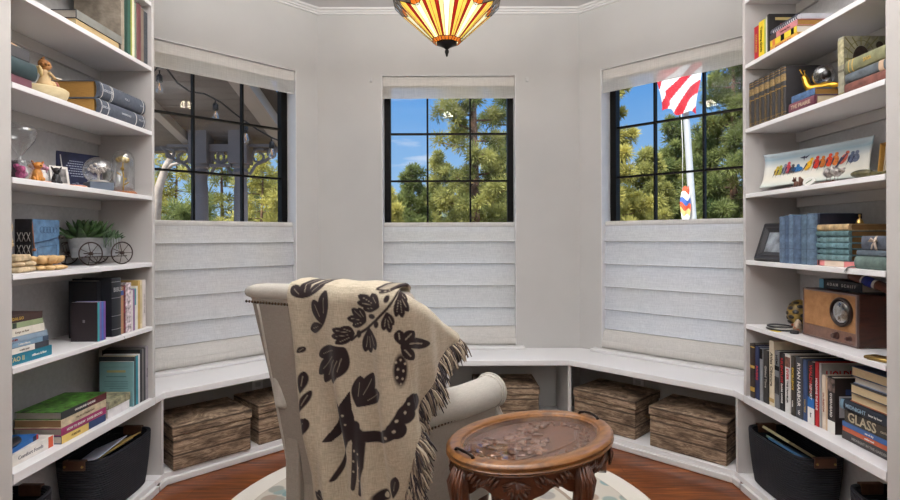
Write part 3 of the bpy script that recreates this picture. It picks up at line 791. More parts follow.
# ---------------------------------------------------------------- stained glass ceiling lamp
LC = at(447.5, 57, 2.5); LZ = LC.z
lamp = thing('ceiling_lamp', 'stained-glass ceiling lamp of amber, cream and red panels with a dark finial', 'lamp', (LC.x, 2.5, LZ))
LG = [M((255, 232, 150), .3, emit=.95, var=.08, vs=30), M((250, 204, 84), .3, emit=.85, var=.12, vs=30), M((176, 26, 16), .3, emit=.55, var=.1), M((40, 34, 30), .4), M((226, 120, 30), .3, emit=.7, var=.15, vs=40), M((124, 112, 100), .25, emit=.18, var=.3, vs=40), M((158, 168, 176), .2, emit=.3, var=.25, vs=40), M((255, 250, 222), .3, emit=1.0, var=.04)]
NS = 8; ROT = PI / 8
def ring_r(q):                                   # radius / height along the shade, q 0 bottom .. 1 rim
    return [(0, .055, .062), (.72, .212, .205), (1, .266, .262)]
def sh(side, q, x):
    """point on flat side number `side` at height fraction q, x in -1..1 across"""
    P = ring_r(0)
    for (qa, ra, za), (qb, rb, zb) in zip(P, P[1:]):
        if q <= qb + 1e-6:
            k = (q - qa) / (qb - qa); r_ = ra + (rb - ra) * k; z = za + (zb - za) * k; break
    a0 = ROT + 2 * PI * side / NS; a1 = ROT + 2 * PI * (side + 1) / NS; k = (x + 1) / 2
    return Vector((r_ * (math.cos(a0) * (1 - k) + math.cos(a1) * k), r_ * (math.sin(a0) * (1 - k) + math.sin(a1) * k), z))
b = MB(); lead = MB()
def pane(side, pts, m, w=.0016):
    b.mat(m); P = [sh(side, q, x) for q, x in pts]
    b.add(P, [tuple(range(len(P)))])
    for i in range(len(P)): lead.tube([P[i], P[(i + 1) % len(P)]], w, 4, False)
for sd in range(NS):
    xs = [-1, -.86, -.60, -.30, -.20, .20, .30, .60, .86, 1]; cs = [1, 2, 0, 1, 7, 7 if sd % 2 else 0, 2, 0, 1]
    xs = [-1, -.70, -.47, -.2, .2, .47, .70, 1]; cs = [1, 2, 0, 7, 0, 2, 1]
    for i, c_ in enumerate(cs):
        x0, x1 = xs[i], xs[i + 1]
        t0 = .80 - .18 * (1 - abs(x0)); t1 = .80 - .18 * (1 - abs(x1))
        pane(sd, [(.07, x0), (.07, x1), (t1, x1), (t0, x0)], c_, .0011)
    for k in range(3): pane(sd, [(0, -1 + k * .667), (0, -1 + (k + 1) * .667), (.07, -1 + (k + 1) * .667), (.07, -1 + k * .667)], 4)
    pane(sd, [(.62, 0), (.68, .40), (.84, .22), (.72, 0)], 4); pane(sd, [(.62, 0), (.72, 0), (.84, -.22), (.68, -.40)], 4)
    pane(sd, [(.72, 0), (.84, .22), (.94, 0), (.84, -.22)], 6)
    pane(sd, [(.68, .40), (.80, 1), (.90, .62), (.84, .22)], 5); pane(sd, [(.68, -.40), (.84, -.22), (.90, -.62), (.80, -1)], 5)
    pane(sd, [(.80, 1), (1, 1), (1, .62), (.90, .62)], 6); pane(sd, [(.80, -1), (.90, -.62), (1, -.62), (1, -1)], 6)
    pane(sd, [(.84, .22), (.90, .62), (1, .62), (1, 0), (.94, 0)], 5); pane(sd, [(.84, -.22), (.94, 0), (1, 0), (1, -.62), (.90, -.62)], 5)
shd = b.build('lamp_shade', LG, lamp)
lead.build('lead_came', M((34, 28, 24), .4, .6), shd)
MB().lathe([(.0, 0), (.004, .003), (.006, .012), (.010, .022), (.009, .030), (.006, .034), (.012, .040), (.030, .052), (.046, .058), (.048, .064), (.0, .066)], 20).build('finial', M((26, 22, 20), .35, .6), lamp, smooth=True, ang=50)
MB().lathe([(.010, .20), (.010, ZC - LZ - .03), (.07, ZC - LZ - .025), (.075, ZC - LZ - .001)], 20).build('stem', M((30, 26, 24), .4, .6), lamp, smooth=True, ang=40)
pl = bpy.data.lights.new('lamp_bulb', 'POINT'); pl.energy = 6; pl.color = (1, .86, .62); pl.shadow_soft_size = .05
po = bpy.data.objects.new('lamp_bulb', pl); COL.objects.link(po); po.location = (LC.x, 2.5, LZ + .33)
# ---------------------------------------------------------------- books
def MX(cols, loc):
    return Matrix(((cols[0][0], cols[1][0], cols[2][0], loc[0]), (cols[0][1], cols[1][1], cols[2][1], loc[1]), (cols[0][2], cols[1][2], cols[2][2], loc[2]), (0, 0, 0, 1)))
TR = Matrix(((0, 1, 0, 0), (0, 0, -1, 0), (-1, 0, 0, 0), (0, 0, 0, 1)))     # lettering laid on a spine (reads downward, faces -y)
TRU = Matrix(((1, 0, 0, 0), (0, 0, -1, 0), (0, 1, 0, 0), (0, 0, 0, 1)))     # lettering upright across a spine or cover
def book(mtx, t, d, h, c, label, pages=PAGEW, soft=False, rnd=0.0, bands=(), text=None, tm=INKW, tsize=None, tz=.5, tw=.8, group=None, cat='book', name='book', cover=None, plates=(), tup=False, rough=.55, texts=()):
    """x = thickness, y = depth back from the spine, z = height"""
    o = thing(name, label, cat, group=group, mat=mtx)
    cm = cover or M(c, rough, var=.10, vs=26, bump=.05)
    w = .0012 if soft else .0026; ov = 0.0004 if soft else .004
    b = MB()
    if rnd:
        arc = [(t / 2 - t / 2 * math.cos(PI * i / 8), -rnd * math.sin(PI * i / 8)) for i in range(9)]
        out = arc + [(t, d), (t - w, d), (t - w, .010)] + [(t / 2 + (t / 2 - w) * math.cos(PI * i / 8), .010 - rnd * .6 * math.sin(PI * i / 8)) for i in range(1, 8)] + [(w, .010), (w, d), (0, d)]
    else:
        out = [(0, 0), (t, 0), (t, d), (t - w, d), (t - w, w), (w, w), (w, d), (0, d)]
    b.prism(out, 0, h)
    cv = b.build('cover', cm, o, bevel=.0012 if not rnd else 0, seg=1)
    if rnd: cv.data.polygons.foreach_set('use_smooth', [True] * len(cv.data.polygons)); cv.data.set_sharp_from_angle(angle=math.radians(35))
    MB().box(w + .0002, t - w - .0002, (.012 if rnd else w + .0005), d - ov, ov, h - ov).build('page_block', pages, o)
    for za, zb, m in bands:
        b = MB(); e = .0007
        if rnd:
            arc2 = [(t / 2 - (t / 2 + e) * math.cos(PI * i / 8), -(rnd + e) * math.sin(PI * i / 8)) for i in range(9)]
            b.prism(arc2, za * h, zb * h)
        else: b.box(.0004, t - .0004, -e, .001, za * h, zb * h)
        b.build('spine_band', m, cv)
    for (ya, yb, za, zb, m) in plates:               # printed panels on the near cover (x = 0 side or x = t side)
        x = -.0006 if mtx.col[0][1] > 0 or mtx.col[0][2] > .5 else t
        MB().box(x, x + .0006, ya * d, yb * d, za * h, zb * h).build('cover_print', m, cv)
    for text, s, tz, tm in ([(text, tsize or t * .62, tz, tm)] if text else []) + list(texts):
        m4 = Matrix.Translation((t / 2, -rnd - .0012, tz * h)) @ (TRU if tup else TR)
        text_mesh('lettering', text, s, tm, cv, m4, maxw=(t * .9 if tup else h * tw), bold=s * .015)
    return o
LS = lambda x, y, z: MX(((0, 1, 0), (-1, 0, 0), (0, 0, 1)), (-x, y, z))             # standing on the left shelves
RS = lambda x, y, z: MX(((0, -1, 0), (1, 0, 0), (0, 0, 1)), (x, y, z))              # standing on the right shelves
LFm = lambda x, y, z: MX(((0, 0, 1), (-1, 0, 0), (0, -1, 0)), (-x, y, z))           # lying, spine to the room, left
RFm = lambda x, y, z: MX(((0, 0, 1), (1, 0, 0), (0, 1, 0)), (x, y, z))              # lying, spine to the room, right
def yaw(m, a, c=(0, 0, 0)):
    c = m @ Vector(c); return Matrix.Translation(c) @ Matrix.Rotation(a, 4, 'Z') @ Matrix.Translation(-c) @ m
E = .0006
def stack(side, x, z, ynear, items):
    """items from the bottom: dict(t, l, d, c, label, dy, dx, a, ...)"""
    for it in items:
        it = dict(it); t = it.pop('t'); l = it.pop('l'); d = it.pop('d'); dy = it.pop('dy', 0); dx = it.pop('dx', 0); a = it.pop('a', 0); c = it.pop('c'); lab = it.pop('label')
        m = LFm(x + dx, ynear + dy + l, z) if side < 0 else RFm(x + dx, ynear + dy, z)
        book(yaw(m, a, (0, d / 2, l / 2)), t, d, l, c, lab, **it); z += t + E
    return z
def row(side, x, z, y, items):
    """standing row; left rows start at the near end, right rows at the far end"""
    for it in items:
        it = dict(it); t = it.pop('t'); h = it.pop('h'); d = it.pop('d'); g = it.pop('gap', 0); dx = it.pop('dx', 0); c = it.pop('c'); lab = it.pop('label')
        y += g * (1 if side < 0 else -1)
        m = LS(x + dx, y, z) if side < 0 else RS(x + dx, y, z)
        book(m, t, d, h, c, lab, **it); y += (t + .0008) * (1 if side < 0 else -1)
    return y
Z1s, Z2s, Z3s, Z4s, Z5s, Z6s, Z7s = BT + E, ST[2] + E, ST[3] + E, ST[4] + E, ST[5] + E, ST[6] + E, ST[7] + E

# left bookcase, top visible shelf
stack(-1, 1.418, Z6s, 2.07, [
    dict(t=.030, l=.27, d=.20, c=(196, 170, 122), label='tan clothbound book lying under a black book on the top left shelf', pages=PAGE, dy=.005),
    dict(t=.033, l=.29, d=.21, c=(44, 44, 48), label='black book with a grey spine lying on the tan book, top left shelf', pages=PAGEG, dx=-.004, bands=[(.0, .985, M((134, 134, 128), .7))])])
row(-1, 1.418, Z6s, 2.362, [
    dict(t=.024, h=.283, d=.205, c=(160, 148, 132), label='large mottled beige album facing out beside the green spines, top left shelf', cover=M((160, 148, 132), .9, var=.22, vs=22, bump=.3, bs=90)),
    dict(t=.024, h=.270, d=.19, c=(28, 66, 54), label='dark green book next to the beige album, top left shelf'),
    dict(t=.022, h=.272, d=.19, c=(48, 92, 80), label='teal green book second from the beige album, top left shelf'),
    dict(t=.010, h=.268, d=.19, c=(150, 158, 40), label='thin olive yellow book between green and cream spines, top left shelf'),
    dict(t=.018, h=.270, d=.19, c=(232, 226, 196), label='cream book between olive and sage spines, top left shelf'),
    dict(t=.014, h=.262, d=.19, c=(128, 142, 124), label='sage green book beside the cream spine, top left shelf'),
    dict(t=.035, h=.264, d=.19, c=(112, 66, 70), label='maroon book beside the sage spine, top left shelf', rnd=.004),
    dict(t=.024, h=.255, d=.18, c=(134, 120, 106), label='taupe book between the maroon and charcoal spines, top left shelf')])
row(-1, 1.418, Z6s, 2.536, [dict(t=.034, h=.252, d=.18, c=(74, 78, 84), label='charcoal book at the window end of the top left shelf', cover=M((74, 78, 84), .8, var=.2, vs=90, bump=.3))])

# second shelf: stack, wooden disc with angel, two law books
stack(-1, 1.425, Z5s, 1.63, [
    dict(t=.034, l=.235, d=.17, c=(116, 74, 84), label='dusty maroon book at the bottom of the stack beside the angel figurine'),
    dict(t=.058, l=.245, d=.18, c=(48, 66, 70), label='thick dark teal book in the middle of the stack beside the angel figurine', rnd=.012, cover=M((52, 70, 74), .5, var=.25, vs=14)),
    dict(t=.038, l=.225, d=.17, c=(80, 78, 80), label='grey book on top of the stack beside the angel figurine')])
LAWI = M((190, 194, 200), .5, .2)
LAWT = M((86, 92, 104), .6, var=.12, vs=80, bump=.2)
LAWB = M((112, 117, 128), .6, var=.1)
stack(-1, 1.425, Z5s, 2.205, [
    dict(t=.064, l=.325, d=.225, c=(74, 80, 92), cover=LAWT, rnd=.018, pages=PAGEO, bands=[(.215, .225, INKW), (.83, .84, INKW), (.97, .978, INKW), (.03, .038, INKW)], texts=[('LEXICON', .013, .90, LAWI), ('UNABRIDGED', .011, .46, LAWI), ('VOL. II', .012, .12, LAWI)], label='thick slate blue reference volume with gilt page edges, lower of the two', group=None),
    dict(t=.070, l=.325, d=.225, c=(74, 80, 92), cover=LAWT, rnd=.018, pages=PAGEO, bands=[(.04, .05, INKW), (.74, .75, INKW), (.77, .775, INKW), (.95, .958, INKW)], texts=[('LEXICON', .015, .86, LAWI), ('VOL. I', .012, .45, LAWI), ('A - M', .012, .09, LAWI)], label='thick slate blue reference volume with gilt page edges, upper of the two')])
t = thing('wood_dish', 'round cream wooden dish that the angel figurine sits on', 'dish', (-1.492, 2.005, Z5s))
MB().lathe([(.055, 0), (.072, .010), (.080, .032), (.080, .042), (.074, .047), (0, .047)], 32).build('dish_body', woodmat('pale_wood', (206, 186, 140), (232, 216, 176), (4, 4, 14), 3, .5), t, smooth=True, ang=50)
g = thing('angel_figurine', 'small seated angel figurine with brown hair reading a book on the wooden dish', 'figurine', (-1.47, 1.985, Z5s + .0475), math.radians(65))
SK = M((206, 150, 98), .55); HR = M((150, 96, 40), .6, var=.3, vs=120); DR = M((206, 176, 132), .7); LG_ = M((150, 84, 70), .6)
b = MB(); b.lathe([(.024, 0), (.026, .010), (.018, .026), (.014, .042), (.017, .050), (.010, .058), (.006, .062)], 14)
b.ball((.014, 0, .014), (.026, .022, .013), 10, 8); b.build('body', DR, g, smooth=True)
MB().ball((.004, 0, .078), (.0165, .0155, .018), 14, 10).ball((.021, 0, .077), .0032, 6, 5).build('head', SK, g, smooth=True)
b = MB().ball((-.004, 0, .083), (.0175, .018, .0165), 14, 10)
for i in range(7):
    a = 1.0 + 4.3 * i / 6; b.ball((-.002 + .014 * math.cos(a), .015 * math.sin(a), .080), .006, 8, 6)
b.tube([(-.004, 0, .094), (-.006, .004, .101), (-.004, -.004, .106)], [.006, .005, .003], 6).build('hair', HR, g, smooth=True)
for s in (-1, 1):
    MB().tube([(.012, s * .009, .012), (.034, s * .010, .018), (.040, s * .010, .004), (.041, s * .010, -.012)], [.008, .007, .006, .005], 8).build('leg', LG_, g, smooth=True)
    MB().tube([(.004, s * .016, .052), (.016, s * .020, .040), (.030, s * .010, .036)], [.006, .005, .004], 8).build('arm', DR, g, smooth=True)
    MB().ball((-.022, s * .013, .052), (.006, .011, .022), 10, 8, Matrix.Rotation(s * .5, 3, 'X')).build('wing', M((214, 186, 130), .6), g, smooth=True)
MB().box(.026, .050, -.014, .014, .036, .040).build('open_book', PAGEW, g)
f = thing('trinket', 'small tan trinket lying on top of the grey book by the angel', 'trinket', (-1.455, 1.815, Z5s + .1325))
MB().tube([(-.02, -.03, .006), (0, -.01, .010), (.004, .012, .006), (-.008, .032, .008)], [.006, .008, .006, .004], 8).build('trinket_body', M((198, 158, 118), .5, var=.3, vs=60), f, smooth=True)

# third shelf: hourglass, rose cube, figurines, presentation box, globe, rose dome
h_ = thing('hourglass', 'large clear hourglass standing at the near end of the left shelf', 'hourglass', (-1.515, 1.925, Z4s))
hp = [(.030, 0), (.042, .004), (.049, .018), (.047, .034), (.030, .062), (.010, .082), (.0045, .089), (.009, .097), (.024, .120), (.042, .146), (.050, .168), (.050, .182), (.044, .197), (.028, .207), (0, .211)]
MB().lathe(hp, 32).build('glass_body', CLEAR, h_, smooth=True)
MB().lathe([(.0, .004), (.036, .006), (.040, .018), (.030, .030), (.0, .038)], 24).build('sand', M((210, 200, 186), .9), h_, smooth=True)
r_ = thing('rose_cube', 'clear cube holding pink roses at the near end of the left shelf', 'ornament', (-1.452, 1.850, Z4s), .2)
MB().box(-.028, .028, -.032, .032, 0, .064).build('acrylic_case', CLEAR, r_, bevel=.002)
b = MB()
for i, (x, y, z, r) in enumerate([(0, 0, .018, .017), (.010, -.014, .036, .013), (-.010, .012, .040, .013), (.004, .012, .022, .012), (-.008, -.010, .046, .010)]):
    for k in range(5): b.ball((x + r * .35 * math.cos(k * 1.256), y + r * .35 * math.sin(k * 1.256), z), (r * .62, r * .62, r * .8), 8, 6)
b.build('rose_bouquet', M((216, 104, 156), .6, var=.35, vs=120), r_, smooth=True)
MB().box(-.0275, -.0255, -.031, .031, .001, .063).build('back_plate', M((70, 46, 60), .5), r_)
def small_dog(name, label, loc, c, c2, rz, s=1.0, ear=.012):
    o = thing(name, label, 'figurine', loc, rz); S = lambda *p: tuple(q * s for q in p)
    b = MB().lathe([(0, 0), (.014 * s, .001), (.017 * s, .010 * s), (.014 * s, .028 * s), (.010 * s, .038 * s), (.006 * s, .044 * s)], 14)
    for y in (-1, 1):
        b.tube([S(.008, y * .007, .026), S(.013, y * .007, .010), S(.016, y * .007, .001)], [.005 * s, .004 * s, .005 * s], 8)
        b.ball(S(.004, y * .013, .008), S(.012, .006, .008), 8, 6)
    b.tube([S(-.014, 0, .006), S(-.022, .006, .010), S(-.020, .010, .020)], [.004 * s, .0035 * s, .002 * s], 6)
    b.ball(S(.004, 0, .052), S(.013, .013, .012), 12, 8).ball(S(.015, 0, .049), S(.008, .007, .006), 8, 6)
    b.build('body', M(c, .4, var=.2, vs=60), o, smooth=True)
    for y in (-1, 1): MB().ball(S(.0, y * .012, .058), S(.006, .0035, ear), 8, 6, Matrix.Rotation(y * -.5, 3, 'X')).build('ear', M(c2, .45), o, smooth=True)
    MB().ball(S(.0225, 0, .051), .0026 * s, 6, 5).build('nose', BLACK, o, smooth=True)
    return o
small_dog('dog_figurine', 'small tan dog figurine sitting beside the pink rose cube', (-1.430, 1.895, Z4s), (206, 138, 60), (176, 108, 44), -.5, 1.05)
small_dog('dog_figurine', 'small black dog figurine in front of the little white frame', (-1.440, 2.000, Z4s), (40, 38, 40), (28, 26, 28), -.6, .95)
o = thing('flower_vase', 'tiny white vase of pink flowers between the tan and black dogs', 'vase', (-1.475, 1.975, Z4s))
MB().lathe([(.012, 0), (.018, .012), (.020, .028), (.012, .042), (.014, .048)], 16).build('vase_body', M((222, 218, 214), .3), o, smooth=True)
b = MB()
for i in range(9): b.ball((.016 * math.cos(i * 2.4) * (i / 9) ** .5, .016 * math.sin(i * 2.4) * (i / 9) ** .5, .056 + .010 * math.cos(i)), .0075, 8, 6)
b.build('flower_head', M((196, 140, 160), .7, var=.3, vs=140), o, smooth=True)
o = thing('photo_frame', 'little white easel photo frame beside the navy presentation box', 'frame', mat=Matrix.Translation((-1.455, 2.045, Z4s)) @ Matrix.Rotation(math.radians(68), 4, 'Z') @ Matrix.Rotation(-.22, 4, 'X'))
b = MB(); b.box(-.034, .034, 0, .006, 0, .010).box(-.034, .034, 0, .006, .066, .075).box(-.034, -.026, 0, .006, .010, .066).box(.026, .034, 0, .006, .010, .066)
b.build('frame_border', M((216, 210, 202), .5), o); MB().box(-.026, .026, .003, .005, .010, .066).build('photo', M((116, 112, 110), .5, var=.6, vs=40), o)
NAVY = M((24, 34, 78), .55, var=.3, vs=30)
o = thing('presentation_box', 'open navy presentation box with silver lettering behind the snow globe', 'box', mat=Matrix.Translation((-1.590, 2.365, Z4s)) @ Matrix.Rotation(math.radians(66), 4, 'Z'))
MB().box(-.075, .088, -.03, .028, 0, .035).build('box_base', NAVY, o, bevel=.003)
T_ = Matrix.Translation((0, .016, .036)) @ Matrix.Rotation(-.20, 4, 'X')
b = MB(); b.T = T_; b.box(-.090, .098, -.012, .012, 0, .138); ld = b.build('box_lid', NAVY, o, bevel=.004)
b = MB(); b.T = T_
for i in range(7):
    z = .030 + .011 * i; w_ = .030 + .016 * ((i * 5) % 3) / 2
    for k in range(8): b.box(-.01 + (k - 4) * w_ / 4, -.01 + (k - 4) * w_ / 4 + w_ * .17, -.0128, -.0122, z, z + .0032)
b.build('silver_print', M((180, 190, 214), .4, .4), ld)
b = MB(); b.T = T_; b.box(-.076, -.072, -.013, .013, .004, .121); b.build('silver_edge', SILVER, ld)
b = MB()
for k in range(6): b.ball((-.055 + .013 * k, -.032, .028 + .004 * math.sin(k * 2)), (.009, .006, .007), 8, 6)
b.build('velvet_trim', M((120, 130, 160), .6, var=.4, vs=80), o, smooth=True)
COP = M((206, 140, 112), .4, .3, var=.15)
for y, lab in ((1.945, 'flat copper coaster on the shelf edge in front of the tan dog'), (2.115, 'flat copper coaster on the shelf edge in front of the navy box')):
    o = MB().lathe([(.0, 0), (.040, 0), (.042, .003), (.040, .006), (0, .006)], 28).build('coaster', COP, smooth=True, ang=40); o.location = (-1.447 if y < 2 else -1.449, y if y < 2 else y, Z4s)
    if y < 2: o.scale = (.55, .75, .8)
    else: o.scale = (.9, 1.05, 1)
    tag(o, lab, 'coaster')
o = thing('snow_globe', 'snow globe with a white tree inside on a grey base', 'snow globe', (-1.462, 2.275, Z4s), .9)
MB().box(-.045, .045, -.038, .038, 0, .034).build('globe_base', M((92, 102, 116), .5), o, bevel=.004)
MB().ball((0, 0, .082), .058, 32, 20).build('glass_ball', CLEAR, o, smooth=True)
b = MB(); WHB = M((216, 206, 200), .6, var=.2, vs=80)
b.tube([(0, 0, .034), (0, 0, .060), (.002, 0, .075)], [.005, .004, .003], 8)
for i in range(12):
    a = i * .524; e = Vector((.030 * math.cos(a), .030 * math.sin(a), .092 + .012 * math.sin(i * 1.7)))
    b.tube([(0, 0, .060 + .001 * i), e * .5 + Vector((0, 0, .040)), e], [.0028, .002, .001], 5)
    for k in range(3): b.ball(e + Vector((random.uniform(-.01, .01), random.uniform(-.01, .01), random.uniform(-.004, .008))), .0055, 6, 5)
b.build('tree', WHB, o, smooth=True)
MB().lathe([(0, .0345), (.040, .0345), (.036, .042), (0, .045)], 20).build('snow', M((232, 226, 220), .7), o, smooth=True)
o = thing('rose_dome', 'gold rose under a glass dome on a wooden base', 'ornament', (-1.485, 2.485, Z4s))
MB().lathe([(0, 0), (.056, 0), (.056, .008), (.050, .014), (0, .014)], 32).build('dome_base', woodmat('dome_base_wood', (140, 82, 48), (176, 112, 70)), o, smooth=True, ang=40)
MB().lathe([(.046, .0145), (.046, .150), (.043, .172), (.034, .190), (.018, .201), (0, .204)], 36).build('glass_dome', CLEAR, o, smooth=True)
GR = M((226, 190, 96), .35, .75, var=.2, vs=60)
b = MB(); b.tube([(0, 0, .014), (.003, 0, .07), (-.002, 0, .12), (0, 0, .155)], .003, 6); b.build('stem', GR, o, smooth=True)
for i in range(4):
    a = i * 1.7; z = .05 + .022 * i; MB().ball((.016 * math.cos(a), .016 * math.sin(a), z), (.014, .008, .003), 8, 6, Matrix.Rotation(a, 3, 'Z') @ Matrix.Rotation(-.6, 3, 'Y')).build('leaf', GR, o, smooth=True)
b = MB()
for i in range(14):
    a = i * 2.4; r = .004 + .0013 * i; b.ball((r * math.cos(a), r * math.sin(a), .166 - .0008 * i), (.010, .012, .012), 8, 6, Matrix.Rotation(a, 3, 'Z') @ Matrix.Rotation(.5, 3, 'Y'))
b.build('rose_head', M((236, 206, 130), .35, .5, var=.25, vs=60), o, smooth=True)

# fourth shelf: carved stone, leather journal, lotus, planter cart
STN = M((206, 184, 148), .75, var=.22, vs=50, bump=.2, bs=90)
o = thing('carved_stone', 'stacked cream carved stone ornament at the near end of the left shelf', 'ornament', (-1.470, 1.845, Z3s), .3)
b = MB(); b.box(-.045, .04, -.07, .065, 0, .018); b.build('stone_base', STN, o, bevel=.008, seg=3)
b = MB().ball((.012, .045, .027), (.034, .030, .012), 12, 8).ball((0, -.03, .027), (.040, .040, .012), 12, 8); b.build('stone_lobe', STN, o, smooth=True)
MB().box(-.035, .03, -.06, .05, .036, .060).build('stone_block', STN, o, bevel=.006, seg=3)
b = MB()
for i in range(26):
    a = i * .5; r = .026 - .0008 * i; b.ball((-.01, -.025 + r * math.cos(a), .092 + r * math.sin(a)), .008, 8, 6)
b.ball((-.01, -.025, .150), (.014, .018, .022), 10, 8).ball((-.01, -.02, .122), (.010, .012, .014), 8, 6)
b.build('stone_spiral', STN, o, smooth=True)
BLU = M((92, 128, 164), .55, var=.28, vs=34, bump=.35, bs=60)
DKL = M((46, 44, 48), .55, var=.25, vs=40, bump=.3, bs=60)
o = thing('leather_journal', 'embossed blue leather journal with a clasp and dark laced spine', 'journal', (-1.520, 2.015, Z3s), math.radians(4))
MB().box(-.018, .028, -.072, .068, .004, .178).build('page_block', PAGEG, o)
MB().box(.0285, .034, -.076, .070, 0, .184).build('front_cover', BLU, o, bevel=.002)
MB().box(-.026, -.0185, -.076, .070, 0, .184).build('back_cover', BLU, o, bevel=.002)
sp_ = MB().box(-.026, .033, -.082, -.0765, 0, .184).build('spine', DKL, o, bevel=.003)
b = MB()
for z in (.03, .075, .12):
    for k in range(3):
        x = -.016 + .016 * k; b.tube([(x, -.0835, z - .016), (x + .012, -.0835, z + .016)], .0012, 5).tube([(x + .012, -.0835, z - .016), (x, -.0835, z + .016)], .0012, 5)
b.build('lacing', M((150, 148, 142), .6), sp_, smooth=True)
b = MB().tube([(.036, -.076, .098), (.037, 0, .108), (.037, .066, .122)], .0035, 6, flat=.5)
for i in range(5): b.ring([(.0345, -.03 + .018 * i + .012 * math.cos(q * .785), .146 + .012 * math.sin(q * .785)) for q in range(8)], .0011, 5)
b.ring([(.0345, y, z) for y, z in ((-.055, .02), (.05, .02), (.05, .09), (-.055, .08))], .0012, 5)
b.build('embossing', M((70, 100, 134), .5), o, smooth=True)
b = MB().tube([(.035, .060, .118), (.044, .064, .120), (.046, .078, .119)], [.006, .008, .004], 8); b.build('clasp', M((54, 46, 44), .4, .6), o, smooth=True)
MB().tube([(.030, -.078, .182), (.036, -.079, .12), (.037, -.076, .08)], .002, 6).ball((.038, -.076, .074), .006, 8, 6).build('cord', M((150, 96, 66), .6), o, smooth=True)
LOT = woodmat('carved_pale_wood', (200, 160, 106), (228, 194, 142), (6, 6, 6), 5, .55)
o = thing('lotus_bowl', 'carved pale wooden lotus flower bowl on a petal base', 'bowl', (-1.468, 1.985, Z3s))
b = MB().lathe([(.0, 0), (.035, 0), (.035, .012), (.018, .018), (.03, .026), (0, .026)], 20)
for i in range(10):
    a = 2 * PI * i / 10; b.ball((.040 * math.cos(a), .040 * math.sin(a), .009), (.026, .015, .009), 10, 8, Matrix.Rotation(a, 3, 'Z'))
b.build('petal_base', LOT, o, smooth=True)
b = MB()
for i in range(9):
    a = 2 * PI * i / 9 + .2; b.ball((.038 * math.cos(a), .038 * math.sin(a), .036), (.024, .017, .013), 12, 8, Matrix.Rotation(a, 3, 'Z') @ Matrix.Rotation(-.5, 3, 'Y'))
for i in range(7):
    a = 2 * PI * i / 7; b.ball((.018 * math.cos(a), .018 * math.sin(a), .040), (.016, .012, .012), 10, 8, Matrix.Rotation(a, 3, 'Z') @ Matrix.Rotation(-.7, 3, 'Y'))
b.build('petal_bowl', LOT, o, smooth=True)
o = thing('planter_cart', 'galvanised planter cart on spoked wheels holding succulents', 'planter', (-1.540, 2.370, Z3s), math.radians(63.2))
b = MB()
def ov(a, c, z, n=40): return [(a * math.cos(2 * PI * i / n), c * math.sin(2 * PI * i / n), z) for i in range(n)]
b.loft([ov(.092, .050, .034), ov(.100, .056, .070), ov(.1015, .0575, .072), ov(.101, .057, .076), ov(.108, .062, .112), ov(.111, .064, .116), ov(.108, .062, .117), ov(.105, .059, .112), ov(.09, .048, .05)])
b.build('tub', GALV, o, smooth=True, ang=40)
MB().loft([ov(.104, .058, .100), ov(.10, .055, .106)]).build('soil', M((52, 42, 34), .95, var=.4, vs=120), o)
for x in (-.066, .066):
    for y in (-.085, .085):
        b = MB(); c = Vector((x, y, .050))
        b.ring([c + Vector((.047 * math.cos(a), 0, .047 * math.sin(a))) for a in [2 * PI * i / 32 for i in range(32)]], .0028, 6)
        for i in range(7):
            a = 2 * PI * i / 7; b.tube([c, c + Vector((.046 * math.cos(a), 0, .046 * math.sin(a)))], .0014, 5)
        b.tube([c + Vector((0, -.006, 0)), c + Vector((0, .006, 0))], .008, 10)
        b.build('wheel', DARKWIRE, o, smooth=True)
    MB().tube([(x, -.083, .050), (x, .083, .050)], .0025, 6).build('axle', DARKWIRE, o, smooth=True)
b = MB()
for y in (-.066, .066): b.tube([(-.10, y * .98, .036), (.10, y * .98, .036)], .0025, 6)
b.tube([(-.10, 0, .036), (-.125, 0, .06), (-.13, 0, .085), (-.11, 0, .095)], .0025, 6)
b.build('cart_frame', DARKWIRE, o, smooth=True)
def rosette(name, label, off, R, n, m, up, rz, loc):
    q = thing(name, label, 'succulent', loc, rz); b = MB()
    for i in range(n):
        k = i / n; a = i * 2.4; el = up[0] + (up[1] - up[0]) * k; L = R * (1 - .35 * k); w = L * .17
        d = Vector((math.cos(a) * math.cos(el), math.sin(a) * math.cos(el), math.sin(el)))
        tip = d * L + Vector((0, 0, L * .12)); mid = d * L * .5
        b.tube([(0, 0, 0), mid * .5, mid * 1.1, tip * .85, tip], [w * .5, w * .95, w, w * .55, .0008], 8, flat=.45)
    b.build('rosette', m, q, smooth=True); return q
SG = M((62, 92, 48), .45, var=.35, vs=60); SG2 = M((84, 112, 76), .5, var=.3, vs=60); SG3 = M((46, 70, 44), .5, var=.3, vs=60)
Mc = Matrix.Translation((-1.540, 2.370, Z3s)) @ Matrix.Rotation(math.radians(63.2), 4, 'Z')
for nm, lab, p, R, n, m, up in (('aloe', 'large green pointed succulent at the near end of the planter', (-.052, -.005, .108), .115, 26, SG, (.15, 1.45)), ('aloe', 'green upright succulent rising in the middle of the planter', (.006, .01, .108), .105, 18, SG, (.6, 1.5)),
                             ('haworthia', 'small grey-green spiky succulent at the planter rim', (.045, -.018, .108), .062, 26, SG2, (.1, 1.4)), ('haworthia', 'dark green succulent at the far end of the planter', (.078, .012, .108), .062, 24, SG3, (.1, 1.3))):
    rosette(nm, lab, 0, R, n, m, up, random.uniform(0, 6), Mc @ Vector(p))
b = MB(); q = thing('trailing_succulent', 'thin stems trailing over the planter rim', 'succulent', Mc @ Vector((.03, -.058, .116)), math.radians(63))
for i in range(9):
    x = -.035 + .008 * i; b.tube([(x, .02, 0), (x + .004, -.006, .016), (x + random.uniform(-.01, .01), -.014, -.006), (x + random.uniform(-.012, .012), -.012, -.03 - .02 * random.random())], .0012, 5)
